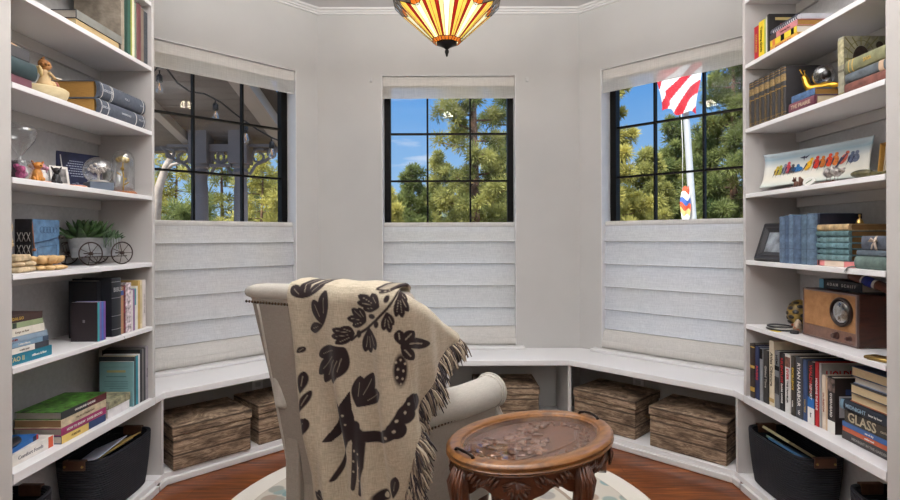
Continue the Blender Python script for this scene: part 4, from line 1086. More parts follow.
b.build('stems', SG2, q, smooth=True)

# fifth shelf
z = stack(-1, 1.425, Z2s, 1.715, [
    dict(t=.035, l=.240, d=.165, c=(28, 118, 142), label='teal book at the bottom of the near left stack, TAO on its spine', texts=[('TAO II', .022, .665, M((196, 186, 140), .5)), ('stillness & flow', .011, .26, INKW)]),
    dict(t=.020, l=.225, d=.16, c=(60, 64, 72), label='black and white book just above the teal one in the left stack', bands=[(.30, .99, M((226, 222, 214), .6))], text='a quiet year', tm=M((120, 110, 100), .6), tsize=.009, tz=.5),
    dict(t=.017, l=.222, d=.15, c=(126, 156, 180), label='light blue book with a dark end, third from the bottom of the left stack', soft=True, bands=[(0, .12, M((60, 74, 92), .6))], text='Letters Home', tm=INKW, tsize=.009),
    dict(t=.018, l=.218, d=.15, c=(142, 164, 184), label='blue-grey paperback in the middle of the left stack', soft=True, text='The Lake', tm=M((150, 60, 50), .6), tsize=.010, tz=.7),
    dict(t=.027, l=.204, d=.15, c=(226, 220, 206), label='white book third from the top of the left stack', text='Essays on Rest', tm=M((150, 140, 126), .7), tsize=.010),
    dict(t=.018, l=.198, d=.14, c=(150, 164, 126), label='pale green book second from the top of the left stack', soft=True, bands=[(.6, .68, M((60, 70, 60), .6))]),
    dict(t=.024, l=.195, d=.14, c=(66, 46, 42), label='dark brown book on top of the left stack', soft=True, texts=[('HIDALGO', .014, .60, INKG)])])
DUSK = M((40, 36, 40), .6, var=.15)
row(-1, 1.462, Z2s, 2.262, [dict(t=.026, h=.238, d=.118, c=(24, 26, 32), label='tall black album standing behind the four-volume set', soft=True)])
row(-1, 1.415, Z2s, 2.192, [
    dict(t=.013, h=.158, d=.108, c=(52, 150, 152), label='teal-spined slim volume with dark cover, first of the four-volume set', cover=M((48, 40, 44), .6), bands=[(0, 1, M((58, 156, 156), .6))], soft=True, plates=[(.47, .55, .48, .55, M((140, 136, 140), .5, .3))]),
    dict(t=.0125, h=.157, d=.108, c=(120, 96, 160), label='lilac slim volume, second of the four-volume set', soft=True),
    dict(t=.0125, h=.158, d=.108, c=(70, 108, 180), label='blue slim volume, third of the four-volume set', soft=True),
    dict(t=.0125, h=.157, d=.108, c=(122, 78, 150), label='purple slim volume, fourth of the four-volume set', soft=True)])
row(-1, 1.420, Z2s, 2.292, [
    dict(t=.064, h=.246, d=.165, c=(30, 33, 40), label='thick black bible with silver lettering and a ribbon marker', rnd=.006, text='BIBLE', tm=SILVER, tsize=.026, tup=True, tz=.80, bands=[(.935, .940, SILVER), (.66, .664, SILVER), (.35, .354, SILVER), (.12, .124, SILVER)], pages=PAGEG),
    dict(t=.020, h=.205, d=.15, c=(178, 132, 96), label='tan paperback right after the black bible', soft=True, bands=[(.82, .92, M((60, 90, 150), .6))]),
    dict(t=.014, h=.210, d=.15, c=(112, 30, 44), label='dark red floral slim book right of the tan paperback', soft=True, cover=M((112, 30, 44), .6, var=.8, vs=90)),
    dict(t=.042, h=.218, d=.15, c=(230, 216, 212), label='white book with red floral spots, middle of the left row', cover=M((226, 196, 200), .6, var=.55, vs=70)),
    dict(t=.012, h=.182, d=.13, c=(222, 216, 214), label='thin white booklet beside the red floral book', soft=True),
    dict(t=.013, h=.186, d=.13, c=(150, 110, 150), label='mauve booklet among the thin spines on the left row', soft=True),
    dict(t=.011, h=.188, d=.13, c=(84, 150, 160), label='thin aqua booklet next to the mauve one', soft=True, bands=[(0, .6, M((226, 226, 222), .6))]),
    dict(t=.012, h=.198, d=.13, c=(228, 224, 212), label='thin ivory booklet next to the aqua one', soft=True),
    dict(t=.018, h=.222, d=.15, c=(196, 164, 96), label='mustard-tan tall book with a plain spine on the left row'),
    dict(t=.016, h=.222, d=.15, c=(226, 212, 176), label='cream tall book next to the mustard one', bands=[(.1, .9, M((214, 198, 160), .6))]),
    dict(t=.028, h=.222, d=.15, c=(222, 212, 206), label='pale book with faint lettering at the window end of the left row', text='COLLECTED POEMS', tm=M((170, 160, 156), .6), tsize=.010)])
o = thing('ribbon_marker', 'grey ribbon marker trailing from the bible over the shelf edge', 'ribbon', (-1.405, 2.335, Z2s))
MB().tube([(-.03, 0, .0012), (-.004, .004, .0012), (.004, .010, -.004), (.005, .016, -.016), (.006, .03, -.03)], .0022, 5, flat=.4).build('ribbon', M((150, 150, 156), .7), o, smooth=True)

# bench level, left
stack(-1, 1.445, Z1s, 1.715, [dict(t=.040, l=.275, d=.20, c=(230, 224, 216), label='white boxed book lying at the near end of the left bench shelf', soft=True, text='Comfort Foods', tm=M((150, 146, 146), .6), tsize=.018, tz=.40, tw=.6, bands=[(.02, .10, M((222, 96, 60), .6))])])
stack(-1, 1.455, Z1s + .041, 1.715, [dict(t=.018, l=.225, d=.15, c=(40, 104, 176), label='blue book lying on the white boxed book', a=.12, bands=[(.02, .06, M((210, 70, 50), .6)), (.07, .14, M((30, 50, 90), .6))])])
o = thing('binder', 'black spiral-bound binder on the blue book at the near end', 'binder', (-1.49, 1.81, Z1s + .060), .1)
MB().box(-.10, .03, -.10, .03, 0, .012).build('binder_cover', M((34, 36, 44), .5), o, bevel=.002)
MB().tube([(.032, -.10, .016), (.032, .028, .016)], .014, 10).build('spiral', M((26, 28, 34), .4), o, smooth=True)
GARD = M((74, 122, 46), .5, var=.55, vs=46)
stack(-1, 1.425, Z1s, 2.0, [
    dict(t=.029, l=.260, d=.175, c=(40, 62, 104), label='yellow and blue book at the bottom of the garden book stack', bands=[(.42, .995, M((226, 196, 110), .6))], text='FOREVER', tm=M((110, 84, 40), .6), tsize=.012, tz=.70, tw=.4),
    dict(t=.028, l=.262, d=.178, c=(162, 52, 104), label='magenta book second from the bottom of the garden book stack', pages=PAGEG, text='HOW TO KNOW   DAVID BROOKS', tm=INKW, tsize=.013, tw=.9),
    dict(t=.031, l=.262, d=.178, c=(196, 180, 150), label='cream book with tan page edges under the garden book', pages=M((150, 116, 80), .85), text='The Art of Simple Food', tm=M((120, 104, 80), .6), tsize=.011, cover=M((208, 194, 162), .6, var=.2, vs=40)),
    dict(t=.028, l=.262, d=.172, c=(74, 122, 46), label='garden book with a green leafy cover on top of the stack', cover=GARD, pages=PAGEG, bands=[(.0, .45, M((96, 34, 44), .5)), (.45, 1, M((46, 50, 50), .5))], text='WOODLAND GARDENS', tm=INKW, tsize=.011, plates=[(.18, .34, .35, .80, INKW), (.40, .52, .30, .62, INKW), (.1, .2, .75, .95, M((196, 150, 40), .6)), (.62, .80, .15, .5, M((38, 84, 34), .6)), (.55, .7, .08, .16, M((190, 60, 90), .6))])])
stack(-1, 1.425, Z1s, 2.277, [
    dict(t=.038, l=.155, d=.165, c=(228, 224, 224), label='plain white book lying under the patterned book, left bench shelf', dx=.003),
    dict(t=.032, l=.158, d=.175, c=(150, 150, 120), label='small patterned photo book lying on the plain white book', cover=M((156, 152, 122), .6, var=.45, vs=40), plates=[(.05, .5, .1, .9, M((64, 120, 110), .5)), (.55, .95, .1, .9, M((40, 52, 44), .5))])])
row(-1, 1.42, Z1s, 2.445, [
    dict(t=.010, h=.202, d=.150, c=(120, 168, 172), label='pale teal slipcase facing the camera with a notched edge', soft=True, cover=M((126, 170, 174), .55, var=.08), plates=[(.12, .88, .88, .885, M((90, 120, 124), .6)), (.22, .78, .76, .81, M((176, 170, 120), .6)), (.2, .8, .66, .68, M((92, 132, 136), .6)), (.15, .85, .55, .565, M((100, 140, 144), .6)), (.15, .85, .50, .515, M((100, 140, 144), .6)), (.15, .85, .45, .465, M((100, 140, 144), .6)), (.15, .7, .40, .415, M((100, 140, 144), .6)), (.2, .8, .30, .32, M((100, 140, 144), .6))]),
    dict(t=.012, h=.222, d=.160, c=(60, 66, 70), label='grey book directly behind the teal slipcase', soft=True, pages=PAGE),
    dict(t=.018, h=.222, d=.160, c=(46, 142, 158), label='bright teal book behind the slipcase on the left bench shelf', soft=True, pages=PAGE),
    dict(t=.013, h=.226, d=.160, c=(214, 218, 220), label='thin white book right of the bright teal spine', soft=True),
    dict(t=.018, h=.242, d=.175, c=(36, 38, 44), label='black book right of the thin white one, left bench shelf', pages=PAGE),
    dict(t=.012, h=.244, d=.175, c=(120, 118, 116), label='thin grey book between two dark spines, left bench shelf', pages=PAGE),
    dict(t=.014, h=.246, d=.175, c=(54, 54, 60), label='dark book second from the window end, left bench shelf', pages=PAGE),
    dict(t=.022, h=.250, d=.17, c=(158, 152, 158), label='grey-lilac book at the window end, left bench shelf', text='field notes', tm=M((90, 84, 96), .6), tsize=.010)])
# ---------------------------------------------------------------- right bookcase
# top visible shelf
row(1, 1.420, Z6s, 2.530, [
    dict(t=.036, h=.158, d=.12, c=(178, 28, 44), label='red book at the window end of the top right shelf', text='HARVARD', tm=INKG, tsize=.018, soft=True),
    dict(t=.042, h=.168, d=.12, c=(228, 196, 36), label='yellow book between red and green spines, top right shelf', soft=True, text='Teaching Guide', tm=BLACK, tsize=.018),
    dict(t=.012, h=.166, d=.12, c=(160, 172, 70), label='thin lime green booklet beside the yellow book, top right shelf', soft=True),
    dict(t=.010, h=.170, d=.12, c=(206, 206, 196), label='thin white booklet beside the lime green one, top right shelf', soft=True),
    dict(t=.014, h=.176, d=.125, c=(32, 30, 30), label='black book showing its printed cover, behind the stack on the top right shelf', soft=True, plates=[(.22, .85, .84, .91, M((190, 170, 110), .6)), (.4, .9, .68, .75, M((170, 50, 40), .6)), (.1, .6, .52, .60, INKW)])])
stack(1, 1.425, Z6s, 2.225, [
    dict(t=.026, l=.19, d=.15, c=(214, 160, 70), label='amber book at the bottom of the stack, top right shelf', pages=PAGEO, text='PRINCIPLES OF PLAY', tm=M((150, 60, 40), .6), tsize=.012),
    dict(t=.026, l=.185, d=.14, c=(222, 196, 48), label='yellow and black book second from the bottom of the top right stack', soft=True, bands=[(.1, .2, BLACK), (.45, .58, BLACK), (.8, .9, M((210, 120, 60), .6))], dy=.004),
    dict(t=.026, l=.20, d=.16, c=(196, 126, 130), label='rose pink book under the spiral notebook, top right shelf', pages=PAGEO, bands=[(.72, .99, M((60, 50, 54), .6))], text='Gathering Place', tm=M((120, 60, 66), .6), tsize=.011, tz=.4, tw=.5)])
o = thing('spiral_notebook', 'white spiral notebook on top of the stack, top right shelf', 'notebook', mat=RFm(1.432, 2.225, Z6s + 3 * .0266))
MB().box(0, .022, .008, .165, 0, .195).build('paper_block', M((206, 206, 212), .8), o, bevel=.002)
b = MB()
for i in range(15): b.ring([(.011 + .013 * math.cos(a), .006 + .012 * math.sin(a), .010 + .0125 * i) for a in [2 * PI * k / 12 for k in range(12)]], .0022, 5)
b.build('spiral_wire', M((90, 92, 104), .4, .5), o, smooth=True)

# encyclopedia row, snail, facing-out book and stack
ENC = M((48, 46, 48), .55, var=.15); EG = M((176, 140, 72), .5, .35, var=.4, vs=160); EG2 = M((150, 124, 78), .55, .1, var=.4, vs=220)
ords = ['first', 'second', 'third', 'fourth', 'fifth', 'sixth', 'seventh']
enc_y = 2.566
for i in range(7):
    o = book(RS(1.418, enc_y, Z5s), .0345, .165, .212, (44, 42, 44), 'gold-tooled dark encyclopedia volume, %s of seven counted from the window' % ords[i], cover=ENC, rnd=.006, pages=PAGEG,
         bands=[(.03, .04, EG), (.08, .09, EG), (.58, .60, EG), (.70, .84, EG2), (.90, .91, EG), (.95, .96, EG)], texts=[('ENCYCLOPEDIA', .017, .33, EG2)], group='encyclopedia row on the right bookcase')
    enc_y -= .0405
stack(1, 1.422, Z5s, 2.112, [
    dict(t=.043, l=.155, d=.165, c=(112, 62, 74), label='maroon book with worn lettering under the blue one, beneath the snail', pages=PAGE, rnd=.008, text='THE PRAIRIE', tm=M((196, 170, 150), .6), tsize=.022),
    dict(t=.028, l=.145, d=.155, c=(78, 108, 146), label='worn blue book under the gold snail', pages=PAGEO, cover=M((78, 108, 146), .7, var=.3, vs=60), dy=.004)])
sn = thing('snail_ornament', 'gold snail ornament with a clear glass shell standing on the blue book', 'ornament', mat=Matrix.Translation((1.475, 2.172, Z5s + .0725)) @ Matrix.Rotation(math.radians(112), 4, 'Z') @ Matrix.Scale(.95, 4))
b = MB()
b.tube([(-.095, 0, .004), (-.07, 0, .008), (-.03, 0, .011), (.01, 0, .012), (.035, 0, .018), (.050, 0, .040), (.055, 0, .062), (.062, 0, .074), (.070, 0, .074)], [.003, .012, .018, .020, .019, .014, .013, .013, .007], 12)
b.ball((-.02, 0, .010), (.05, .024, .010), 14, 8)
b.build('snail_body', GOLD, sn, smooth=True)
for s_ in (-1, 1): MB().tube([(.060, s_ * .006, .080), (.066, s_ * .010, .092), (.070, s_ * .013, .104)], [.003, .002, .002], 6).ball((.070, s_ * .013, .105), .0036, 8, 6).build('eye_stalk', GOLD, sn, smooth=True)
b = MB().ball((-.022, 0, .060), (.043, .038, .043), 28, 18); b.build('glass_shell', glass('smoky_glass', (.62, .62, .64, 1), .2), sn, smooth=True)
MB().ball((-.034, .004, .056), (.020, .014, .022), 12, 8).build('shell_core', M((46, 42, 44), .3, var=.4, vs=60), sn, smooth=True)
CREAM_ = M((150, 146, 126), .6, var=.3, vs=40)
o = book(RS(1.418, 1.984, Z5s), .030, .150, .212, (150, 146, 126), 'tall book with a tree-ring patterned cover facing out beside the worn stack', cover=CREAM_, pages=PAGEG, bands=[(.02, .05, M((126, 116, 80), .6)), (.40, .44, M((96, 92, 74), .6)), (.52, .95, M((176, 168, 132), .6, var=.3, vs=80))])
cv = [c for c in o.children if c.name.startswith('cover')][0]
b = MB(); X_ = .0303
ovp = [(X_, .062 + .030 * math.cos(a), .130 + .046 * math.sin(a)) for a in [2 * PI * k / 28 for k in range(28)]]
b.add(ovp, [tuple(range(28))]); ov2 = [(X_, .128 + .013 * math.cos(a), .178 + .014 * math.sin(a)) for a in [2 * PI * k / 20 for k in range(20)]]; b.add(ov2, [tuple(range(20))])
b.build('cover_print', M((54, 40, 36), .6, var=.3, vs=60), cv)
b = MB()
for k in range(16):
    a = 2 * PI * k / 16; p0 = (X_, .062 + .033 * math.cos(a), .130 + .049 * math.sin(a)); p1 = (X_, min(.147, max(.004, .062 + .085 * math.cos(a))), min(.208, max(.03, .130 + .11 * math.sin(a)))); b.tube([p0, p1], .0022, 4)
b.ring([(X_, .062 + .050 * math.cos(a), .130 + .066 * math.sin(a)) for a in [2 * PI * k / 28 for k in range(28)]], .0012, 4)
b.build('cover_line', M((122, 116, 72), .6), cv)
stack(1, 1.422, Z5s, 1.765, [
    dict(t=.036, l=.185, d=.15, c=(118, 70, 60), label='red-brown worn book at the bottom of the stack by the patterned cover', cover=M((118, 72, 62), .75, var=.3, vs=40), rnd=.006),
    dict(t=.034, l=.182, d=.15, c=(92, 100, 106), label='grey-blue worn book with a paper label, middle of the worn stack', cover=M((92, 100, 106), .75, var=.3, vs=40), rnd=.006, bands=[(.05, .16, M((206, 176, 146), .7))]),
    dict(t=.046, l=.178, d=.15, c=(126, 128, 92), label='sage green worn book with gilt marks on top of the worn stack', cover=M((130, 130, 96), .7, var=.2, vs=40), rnd=.008, bands=[(.90, .92, INKG), (.80, .82, INKG)], text='SAGA', tm=INKG, tsize=.018, tz=.42, tw=.2)])

# bird platter and figures
pl_ = thing('bird_platter', 'long rectangular platter painted with a row of colourful birds, leaning on the shelf', 'platter', mat=Matrix.Translation((1.545, 2.315, Z4s + .022)) @ Matrix.Rotation(math.radians(-75.5), 4, 'Z') @ Matrix.Rotation(-.16, 4, 'X') @ Matrix.Diagonal((.98, 1, .86, 1)))
GLZ = M((214, 222, 218), .18, var=.05, vs=14, coat=.4)
nx, nz = 40, 14; vs = []
PW, PH = .252, .172
for j in range(nz + 1):
    for i in range(nx + 1):
        x = -1 + 2 * i / nx; z = j / nz; e = max(abs(x) ** 10, abs(2 * z - 1) ** 5)
        cx_ = 1 + .05 * abs(2 * z - 1) ** 3; vs.append((x * PW * cx_, -.018 * e - .006 * (abs(x) ** 8) * abs(2 * z - 1) ** 4, (z - .5) * PH * (1 + .06 * abs(x) ** 4) + PH * .54))
fs = [(j * (nx + 1) + i, j * (nx + 1) + i + 1, (j + 1) * (nx + 1) + i + 1, (j + 1) * (nx + 1) + i) for j in range(nz) for i in range(nx)]
def plattermat():
    m, nt, out = newmat('platter_glaze'); p = N(nt, 'ShaderNodeBsdfPrincipled', Roughness=.15)
    co_ = coords(nt); sx = nt.nodes.new('ShaderNodeSeparateXYZ'); nt.links.new(co_, sx.inputs[0])
    mr = N(nt, 'ShaderNodeMapRange'); mr.inputs['From Min'].default_value = 0; mr.inputs['From Max'].default_value = .18; nt.links.new(sx.outputs['Z'], mr.inputs['Value'])
    r = ramp(nt, [(0, rgb(196, 206, 200)), (.25, rgb(226, 222, 208)), (.6, rgb(220, 220, 212)), (.85, rgb(150, 172, 184)), (1, rgb(184, 198, 204))], mr.outputs[0]); nt.links.new(r.outputs[0], p.inputs['Base Color']); nt.links.new(p.outputs[0], out.inputs[0]); return m
b = MB(); b.add(vs, fs); dish = b.build('platter_dish', plattermat(), pl_, smooth=True); sm = dish.modifiers.new('t', 'SOLIDIFY'); sm.thickness = .004; sm.offset = 1
BC = [(206, 176, 60), (172, 170, 70), (120, 132, 150), (196, 70, 80), (78, 74, 80), (46, 116, 176), (232, 176, 40), (206, 46, 30), (196, 110, 40), (222, 70, 28), (214, 120, 50), (196, 96, 74), (92, 104, 132), (106, 116, 140)]
bm_ = MB(); wing_ = MB()
xs = [-.195, -.178, -.152, -.135, -.112, -.085, -.030, .008, .036, .068, .096, .132, .166, .184]; hs = [.030, .032, .034, .040, .026, .022, .040, .042, .038, .042, .042, .040, .034, .034]
YF = -.0032
for k, (x, hh) in enumerate(zip(xs, hs)):
    hh *= 1.18
    base = .066 + .015 * k / 13 ; ry = hh * .52; m_ = k
    bm_.mat(m_)
    tl = .5 if k in (6, 11) else 0
    pts = [(x + .0145 * math.cos(a) * (1.1 if k != 5 else 2.0) + tl * ry * .8 * math.sin(a), YF, base + ry + ry * math.sin(a)) for a in [2 * PI * q / 18 for q in range(18)]]
    bm_.add(pts, [tuple(range(18))])
    hp_ = [(x + .004 + tl * .022 + .0085 * math.cos(a), YF - .0004, base + 2 * ry + .004 + .0085 * math.sin(a)) for a in [2 * PI * q / 14 for q in range(14)]]
    bm_.add(hp_, [tuple(range(14))])
    wing_.add([(x - .010, YF - .0006, base + ry * 1.5), (x - .003, YF - .0006, base + ry * 1.3), (x - .010 - .012 * (1 + 2 * tl), YF - .0006, base - .014)], [(0, 1, 2)])
bm_.build('bird_painting', [M(c, .3, var=.25, vs=120) for c in BC], dish)
wing_.add([(-.078, YF, .142), (-.05, YF, .150), (-.06, YF, .136)], [(0, 1, 2)]).add([(-.055, YF, .142), (-.026, YF, .152), (-.045, YF, .134)], [(0, 1, 2)]).add([(-.060, YF, .146), (-.050, YF, .148), (-.054, YF, .122)], [(0, 1, 2)])
wing_.add([(.090, YF - .001, .058), (.098, YF - .001, .052), (.150, YF - .001, .128), (.143, YF - .001, .128)], [(0, 1, 2, 3)])
wing_.build('wing_painting', M((52, 56, 84), .3, var=.4, vs=120), dish)
BRN = M((92, 54, 36), .45, var=.2, vs=50)
for s_ in (-1, 1):
    MB().tube([(s_ * .09, -.034, -.018), (s_ * .09, .0, -.012), (s_ * .09, .012, .04)], .004, 6).build('easel_foot', BRN, pl_, smooth=True)
o = thing('squirrel_figurine', 'small brown wooden squirrel figurine in front of the bird platter', 'figurine', (1.438, 2.255, Z4s), math.radians(100))
b = MB().ball((0, 0, .014), (.013, .009, .014), 12, 8).ball((.010, 0, .032), (.008, .007, .008), 10, 8).ball((.018, 0, .031), (.005, .004, .004), 8, 6)
b.tube([(-.010, 0, .004), (-.022, 0, .012), (-.024, 0, .030), (-.016, 0, .042)], [.004, .008, .009, .004], 8)
for y in (-1, 1): b.ball((.008, y * .005, .041), (.003, .002, .005), 6, 5); b.ball((.008, y * .007, .004), (.009, .004, .004), 8, 6)
b.build('body', BRN, o, smooth=True)
o = thing('oval_plaque', 'small white oval ceramic with a green sprig in front of the platter', 'plaque', mat=Matrix.Translation((1.432, 2.175, Z4s)) @ Matrix.Rotation(math.radians(-82), 4, 'Z') @ Matrix.Rotation(-.35, 4, 'X'))
MB().loft([[(.030 * k * math.cos(a), y, .019 + .018 * k * math.sin(a)) for a in [2 * PI * q / 24 for q in range(24)]] for y, k in ((.006, .9), (.0, 1), (-.003, .95), (-.0015, .80))]).build('plaque_body', M((216, 214, 206), .3), o, smooth=True)
b = MB()
for k in range(4): b.ball((-.008 + .006 * k, -.0022, .014 + .003 * k), (.006, .0008, .0025), 6, 5, Matrix.Rotation(-.6, 3, 'Y'))
b.build('sprig_painting', M((92, 116, 84), .5), o, smooth=True)
PEW = M((186, 178, 172), .28, .7, var=.3, vs=80)
for k, (x, y, lab) in enumerate(((1.470, 2.110, 'silvery bird figurine on wire legs, nearer the squirrel'), (1.466, 2.062, 'silvery bird figurine on wire legs, nearer the wooden leaf'))):
    o = thing('bird_figurine', lab, 'figurine', (x, y, Z4s), math.radians(70 + 20 * k))
    b = MB().ball((0, 0, .042), (.024, .016, .017), 12, 8, Matrix.Rotation(-.3, 3, 'Y')).ball((.020, 0, .056), .010, 10, 8)
    b.tube([(.028, 0, .057), (.038, 0, .055)], [.003, .0005], 6).tube([(-.018, 0, .044), (-.046, 0, .052)], [.008, .003], 8); b.build('body', PEW, o, smooth=True)
    for s_ in (-1, 1):
        MB().tube([(0, s_ * .006, .030), (.002, s_ * .007, .004), (.012, s_ * .009, .001)], .0014, 5).build('leg', PEW, o, smooth=True)
        MB().ball((-.006, s_ * .015, .044), (.020, .004, .010), 8, 6).build('wing', PEW, o, smooth=True)
o = thing('wood_twig', 'thin brown twig lying in front of the silvery birds', 'twig', (1.440, 2.085, Z4s), math.radians(88))
MB().tube([(-.06, 0, .004), (-.02, .004, .005), (.03, -.003, .005), (.07, .003, .004)], [.002, .0035, .004, .002], 8).build('twig_body', BRN, o, smooth=True)
o = thing('wood_leaf', 'dark olive wooden leaf with a long stem lying at the near end of the shelf', 'ornament', (1.450, 1.90, Z4s), math.radians(-88))
b = MB(); b.ball((-.01, 0, .018), (.050, .020, .015), 16, 10, Matrix.Rotation(.05, 3, 'Y')); b.tube([(.03, 0, .014), (.06, .004, .012), (.10, -.002, .014), (.14, .004, .016)], [.010, .005, .004, .003], 8)
b.build('leaf_body', M((78, 72, 40), .5, var=.5, vs=40), o, smooth=True)
def frame_thing(label, mtx, w, h, bw, fm, pm, mat_w=0):
    o = thing('picture_frame', label, 'picture frame', mat=mtx)
    b = MB(); D = .018
    O = [(-w / 2, 0), (w / 2, 0), (w / 2, h), (-w / 2, h)]; 
    def rect(k, y): return [(-w / 2 + k, y, k), (w / 2 - k, y, k), (w / 2 - k, y, h - k), (-w / 2 + k, y, h - k)]
    L = [rect(0, 0), rect(0, -D * .5), rect(bw * .18, -D), rect(bw * .45, -D * .8), rect(bw * .6, -D * .95), rect(bw, -D * .45), rect(bw, 0)]
    b.loft(L, False); b.add(rect(0, 0), [(0, 1, 2, 3)]); b.build('frame_border', fm, o)
    MB().box(-w / 2 + bw, w / 2 - bw, -.004, -.003, bw, h - bw).build('picture', pm, o)
    MB().box(-w / 2 + bw, w / 2 - bw, -.0062, -.0055, bw, h - bw).build('frame_glass', PANE, o)
    return o
def leanR(x, y, z, a, tilt): return Matrix.Translation((x, y, z)) @ Matrix.Rotation(math.radians(a), 4, 'Z') @ Matrix.Rotation(-tilt, 4, 'X')
o = frame_thing('gold framed picture half hidden at the near end beside the bird platter', leanR(1.632, 1.985, Z4s, -90, .10), .15, .150, .012, M((190, 144, 70), .4, .5), M((196, 184, 160), .7, var=.25, vs=26))

# fourth shelf: black frame, blue volumes, worn stack, wrapped books
PHOTO = M((142, 150, 158), .5, var=.55, vs=14)
frame_thing('wide black picture frame leaning at the window end, beside the blue volumes', leanR(1.428, 2.385, Z3s, -86, .32), .27, .178, .042, M((42, 42, 46), .45), PHOTO)
BLV = [(92, 112, 136), (78, 98, 124), (98, 120, 144), (82, 102, 128), (88, 110, 130), (96, 118, 140)]
vy = 2.332; tt = [.037, .026, .026, .046, .033, .040]
for i in range(6):
    book(RS(1.418, vy, Z3s), tt[i] - .001, .155, .196 + .003 * (i % 3), BLV[i], 'worn blue clothbound volume, %s of six counted from the black frame' % ords[i], cover=M(BLV[i], .75, var=.22, vs=60, bump=.2), rnd=.010, bands=[(.70, .71, M((64, 80, 104), .6)), (.30, .31, M((64, 80, 104), .6))], group='blue volumes on the right bookcase')
    vy -= tt[i] + (.006 if i in (3,) else .0012)
row(1, 1.428, Z3s, vy, [dict(t=.012, h=.200, d=.165, c=(28, 34, 52), label='dark navy book facing out right after the six blue volumes')])
AQ = [(104, 134, 138), (92, 124, 130), (98, 132, 140), (108, 138, 142), (88, 118, 122)]
stack(1, 1.428, Z3s, 1.920, [dict(t=.021, l=.205, d=.175, c=(214, 130, 128), label='coral pink book with a cream band at the bottom of the aqua stack', bands=[(.25, .74, M((226, 206, 186), .6))], soft=True)] + [
    dict(t=.0212 + .001 * (i % 2), l=.168 + .004 * (i % 3), d=.165, c=AQ[i], label='worn aqua cloth book, %s from the bottom in the aqua stack' % ['second', 'third', 'fourth', 'fifth', 'sixth'][i], cover=M(AQ[i], .8, var=.3, vs=70, bump=.2), rnd=.005, pages=M((140, 104, 62), .85, var=.2), dy=.022 + .004 * (i % 2), dx=.004 * (i % 2)) for i in range(5)] + [
    dict(t=.024, l=.165, d=.19, c=(190, 164, 120), label='tan worn book on top of the aqua stack, under the brass bell', cover=M((186, 160, 118), .8, var=.3, vs=60), rnd=.006, pages=M((140, 104, 62), .85, var=.2), dy=.022)])
zt_ = Z3s + .021 + .0212 * 5 + .002 + .024 + 7 * E
o = thing('brass_bell', 'tiny brass bell standing on the tan book of the aqua stack', 'bell', (1.475, 1.957, zt_))
MB().lathe([(.013, 0), (.012, .003), (.009, .012), (.006, .017), (.0025, .019), (.0025, .024), (.005, .027), (.004, .032), (0, .034)], 16).build('bell_body', BRASS, o, smooth=True)
WR = [(98, 116, 110), (92, 104, 114), (86, 92, 104)]
stack(1, 1.420, Z3s, 1.735, [
    dict(t=.044, l=.160, d=.15, c=WR[0], label='grey-green cloth-wrapped book at the bottom of the ribbon-tied pile', cover=M(WR[0], .85, var=.25, vs=40, bump=.3), rnd=.012, pages=M((120, 112, 96), .9)),
    dict(t=.020, l=.158, d=.15, c=WR[1], label='slim blue-grey book in the middle of the ribbon-tied pile', cover=M(WR[1], .85, var=.25, vs=40, bump=.3), rnd=.005),
    dict(t=.048, l=.135, d=.14, c=WR[2], label='grey wrapped book tied with a pale ribbon on top of the pile', cover=M(WR[2], .85, var=.25, vs=40, bump=.3), rnd=.006, bands=[(.50, .56, M((176, 160, 146), .7))])])
o = thing('bow', 'pale ribbon bow tied on the grey wrapped book', 'bow', (1.412, 1.805, Z3s + .094))
b = MB()
for s_ in (-1, 1):
    b.tube([(0, 0, 0), (-.008, s_ * .010, .010), (-.010, s_ * .016, .002), (0, 0, -.001)], [.002, .004, .004, .002], 6); b.tube([(-.002, 0, 0), (-.006, s_ * .006, -.012), (-.006, s_ * .010, -.026)], [.002, .003, .002], 6)
b.ball((-.003, 0, 0), .004, 8, 6); b.build('ribbon', M((190, 172, 156), .7), o, smooth=True)
o = thing('cloth_strip', 'torn grey cloth tie hanging over the shelf edge below the wrapped pile', 'cloth strip', (1.402, 1.905, Z3s + .002))
MB().tube([(.03, -.01, .004), (.006, 0, .004), (-.004, .008, .0), (-.006, .016, -.010), (-.006, .022, -.016)], [.004, .006, .005, .004, .001], 6, flat=.5).build('cloth', M((104, 116, 112), .9), o, smooth=True)

# radio shelf
MAH = woodmat('radio_mahogany', (50, 24, 18), (92, 48, 34), (14, 3, 14), 3, .28, .4, .03)
MAH2 = woodmat('radio_strip', (96, 66, 52), (132, 96, 78), (14, 3, 14), 3, .35, .2, .03)
def grille():
    m, nt, out = newmat('speaker_cloth'); p = N(nt, 'ShaderNodeBsdfPrincipled', Roughness=.8); co_ = coords(nt)
    ck = N(nt, 'ShaderNodeTexChecker', Scale=420); nt.links.new(co_, ck.inputs['Vector']); n = N(nt, 'ShaderNodeTexNoise', Scale=26, Detail=3); nt.links.new(co_, n.inputs['Vector'])
    r = ramp(nt, [(.3, rgb(156, 108, 66)), (.7, rgb(190, 140, 92))], n.outputs['Fac']); c = mixc(nt, ck.outputs['Fac'], r.outputs[0], mixc(nt, .3, r.outputs[0], (.1, .05, .02, 1))); nt.links.new(c, p.inputs['Base Color']); nt.links.new(p.outputs[0], out.inputs[0]); return m
ra = thing('radio', 'vintage tabletop radio with tan speaker cloth, round dial and two knobs', 'radio', mat=Matrix.Translation((1.497, 2.150, Z2s)) @ Matrix.Rotation(math.radians(-89), 4, 'Z'))
rw, rd, rh = .150, .155, .199
MB().box(-rw, rw, .004, rd, 0, rh).build('cabinet', MAH, ra, bevel=.006, seg=3)
MB().box(-rw + .008, rw - .008, -.001, .0045, .052, rh - .008).build('speaker_cloth', grille(), ra)
MB().box(-rw + .008, rw - .008, -.002, .0045, .008, .051).build('control_strip', MAH2, ra, bevel=.001)
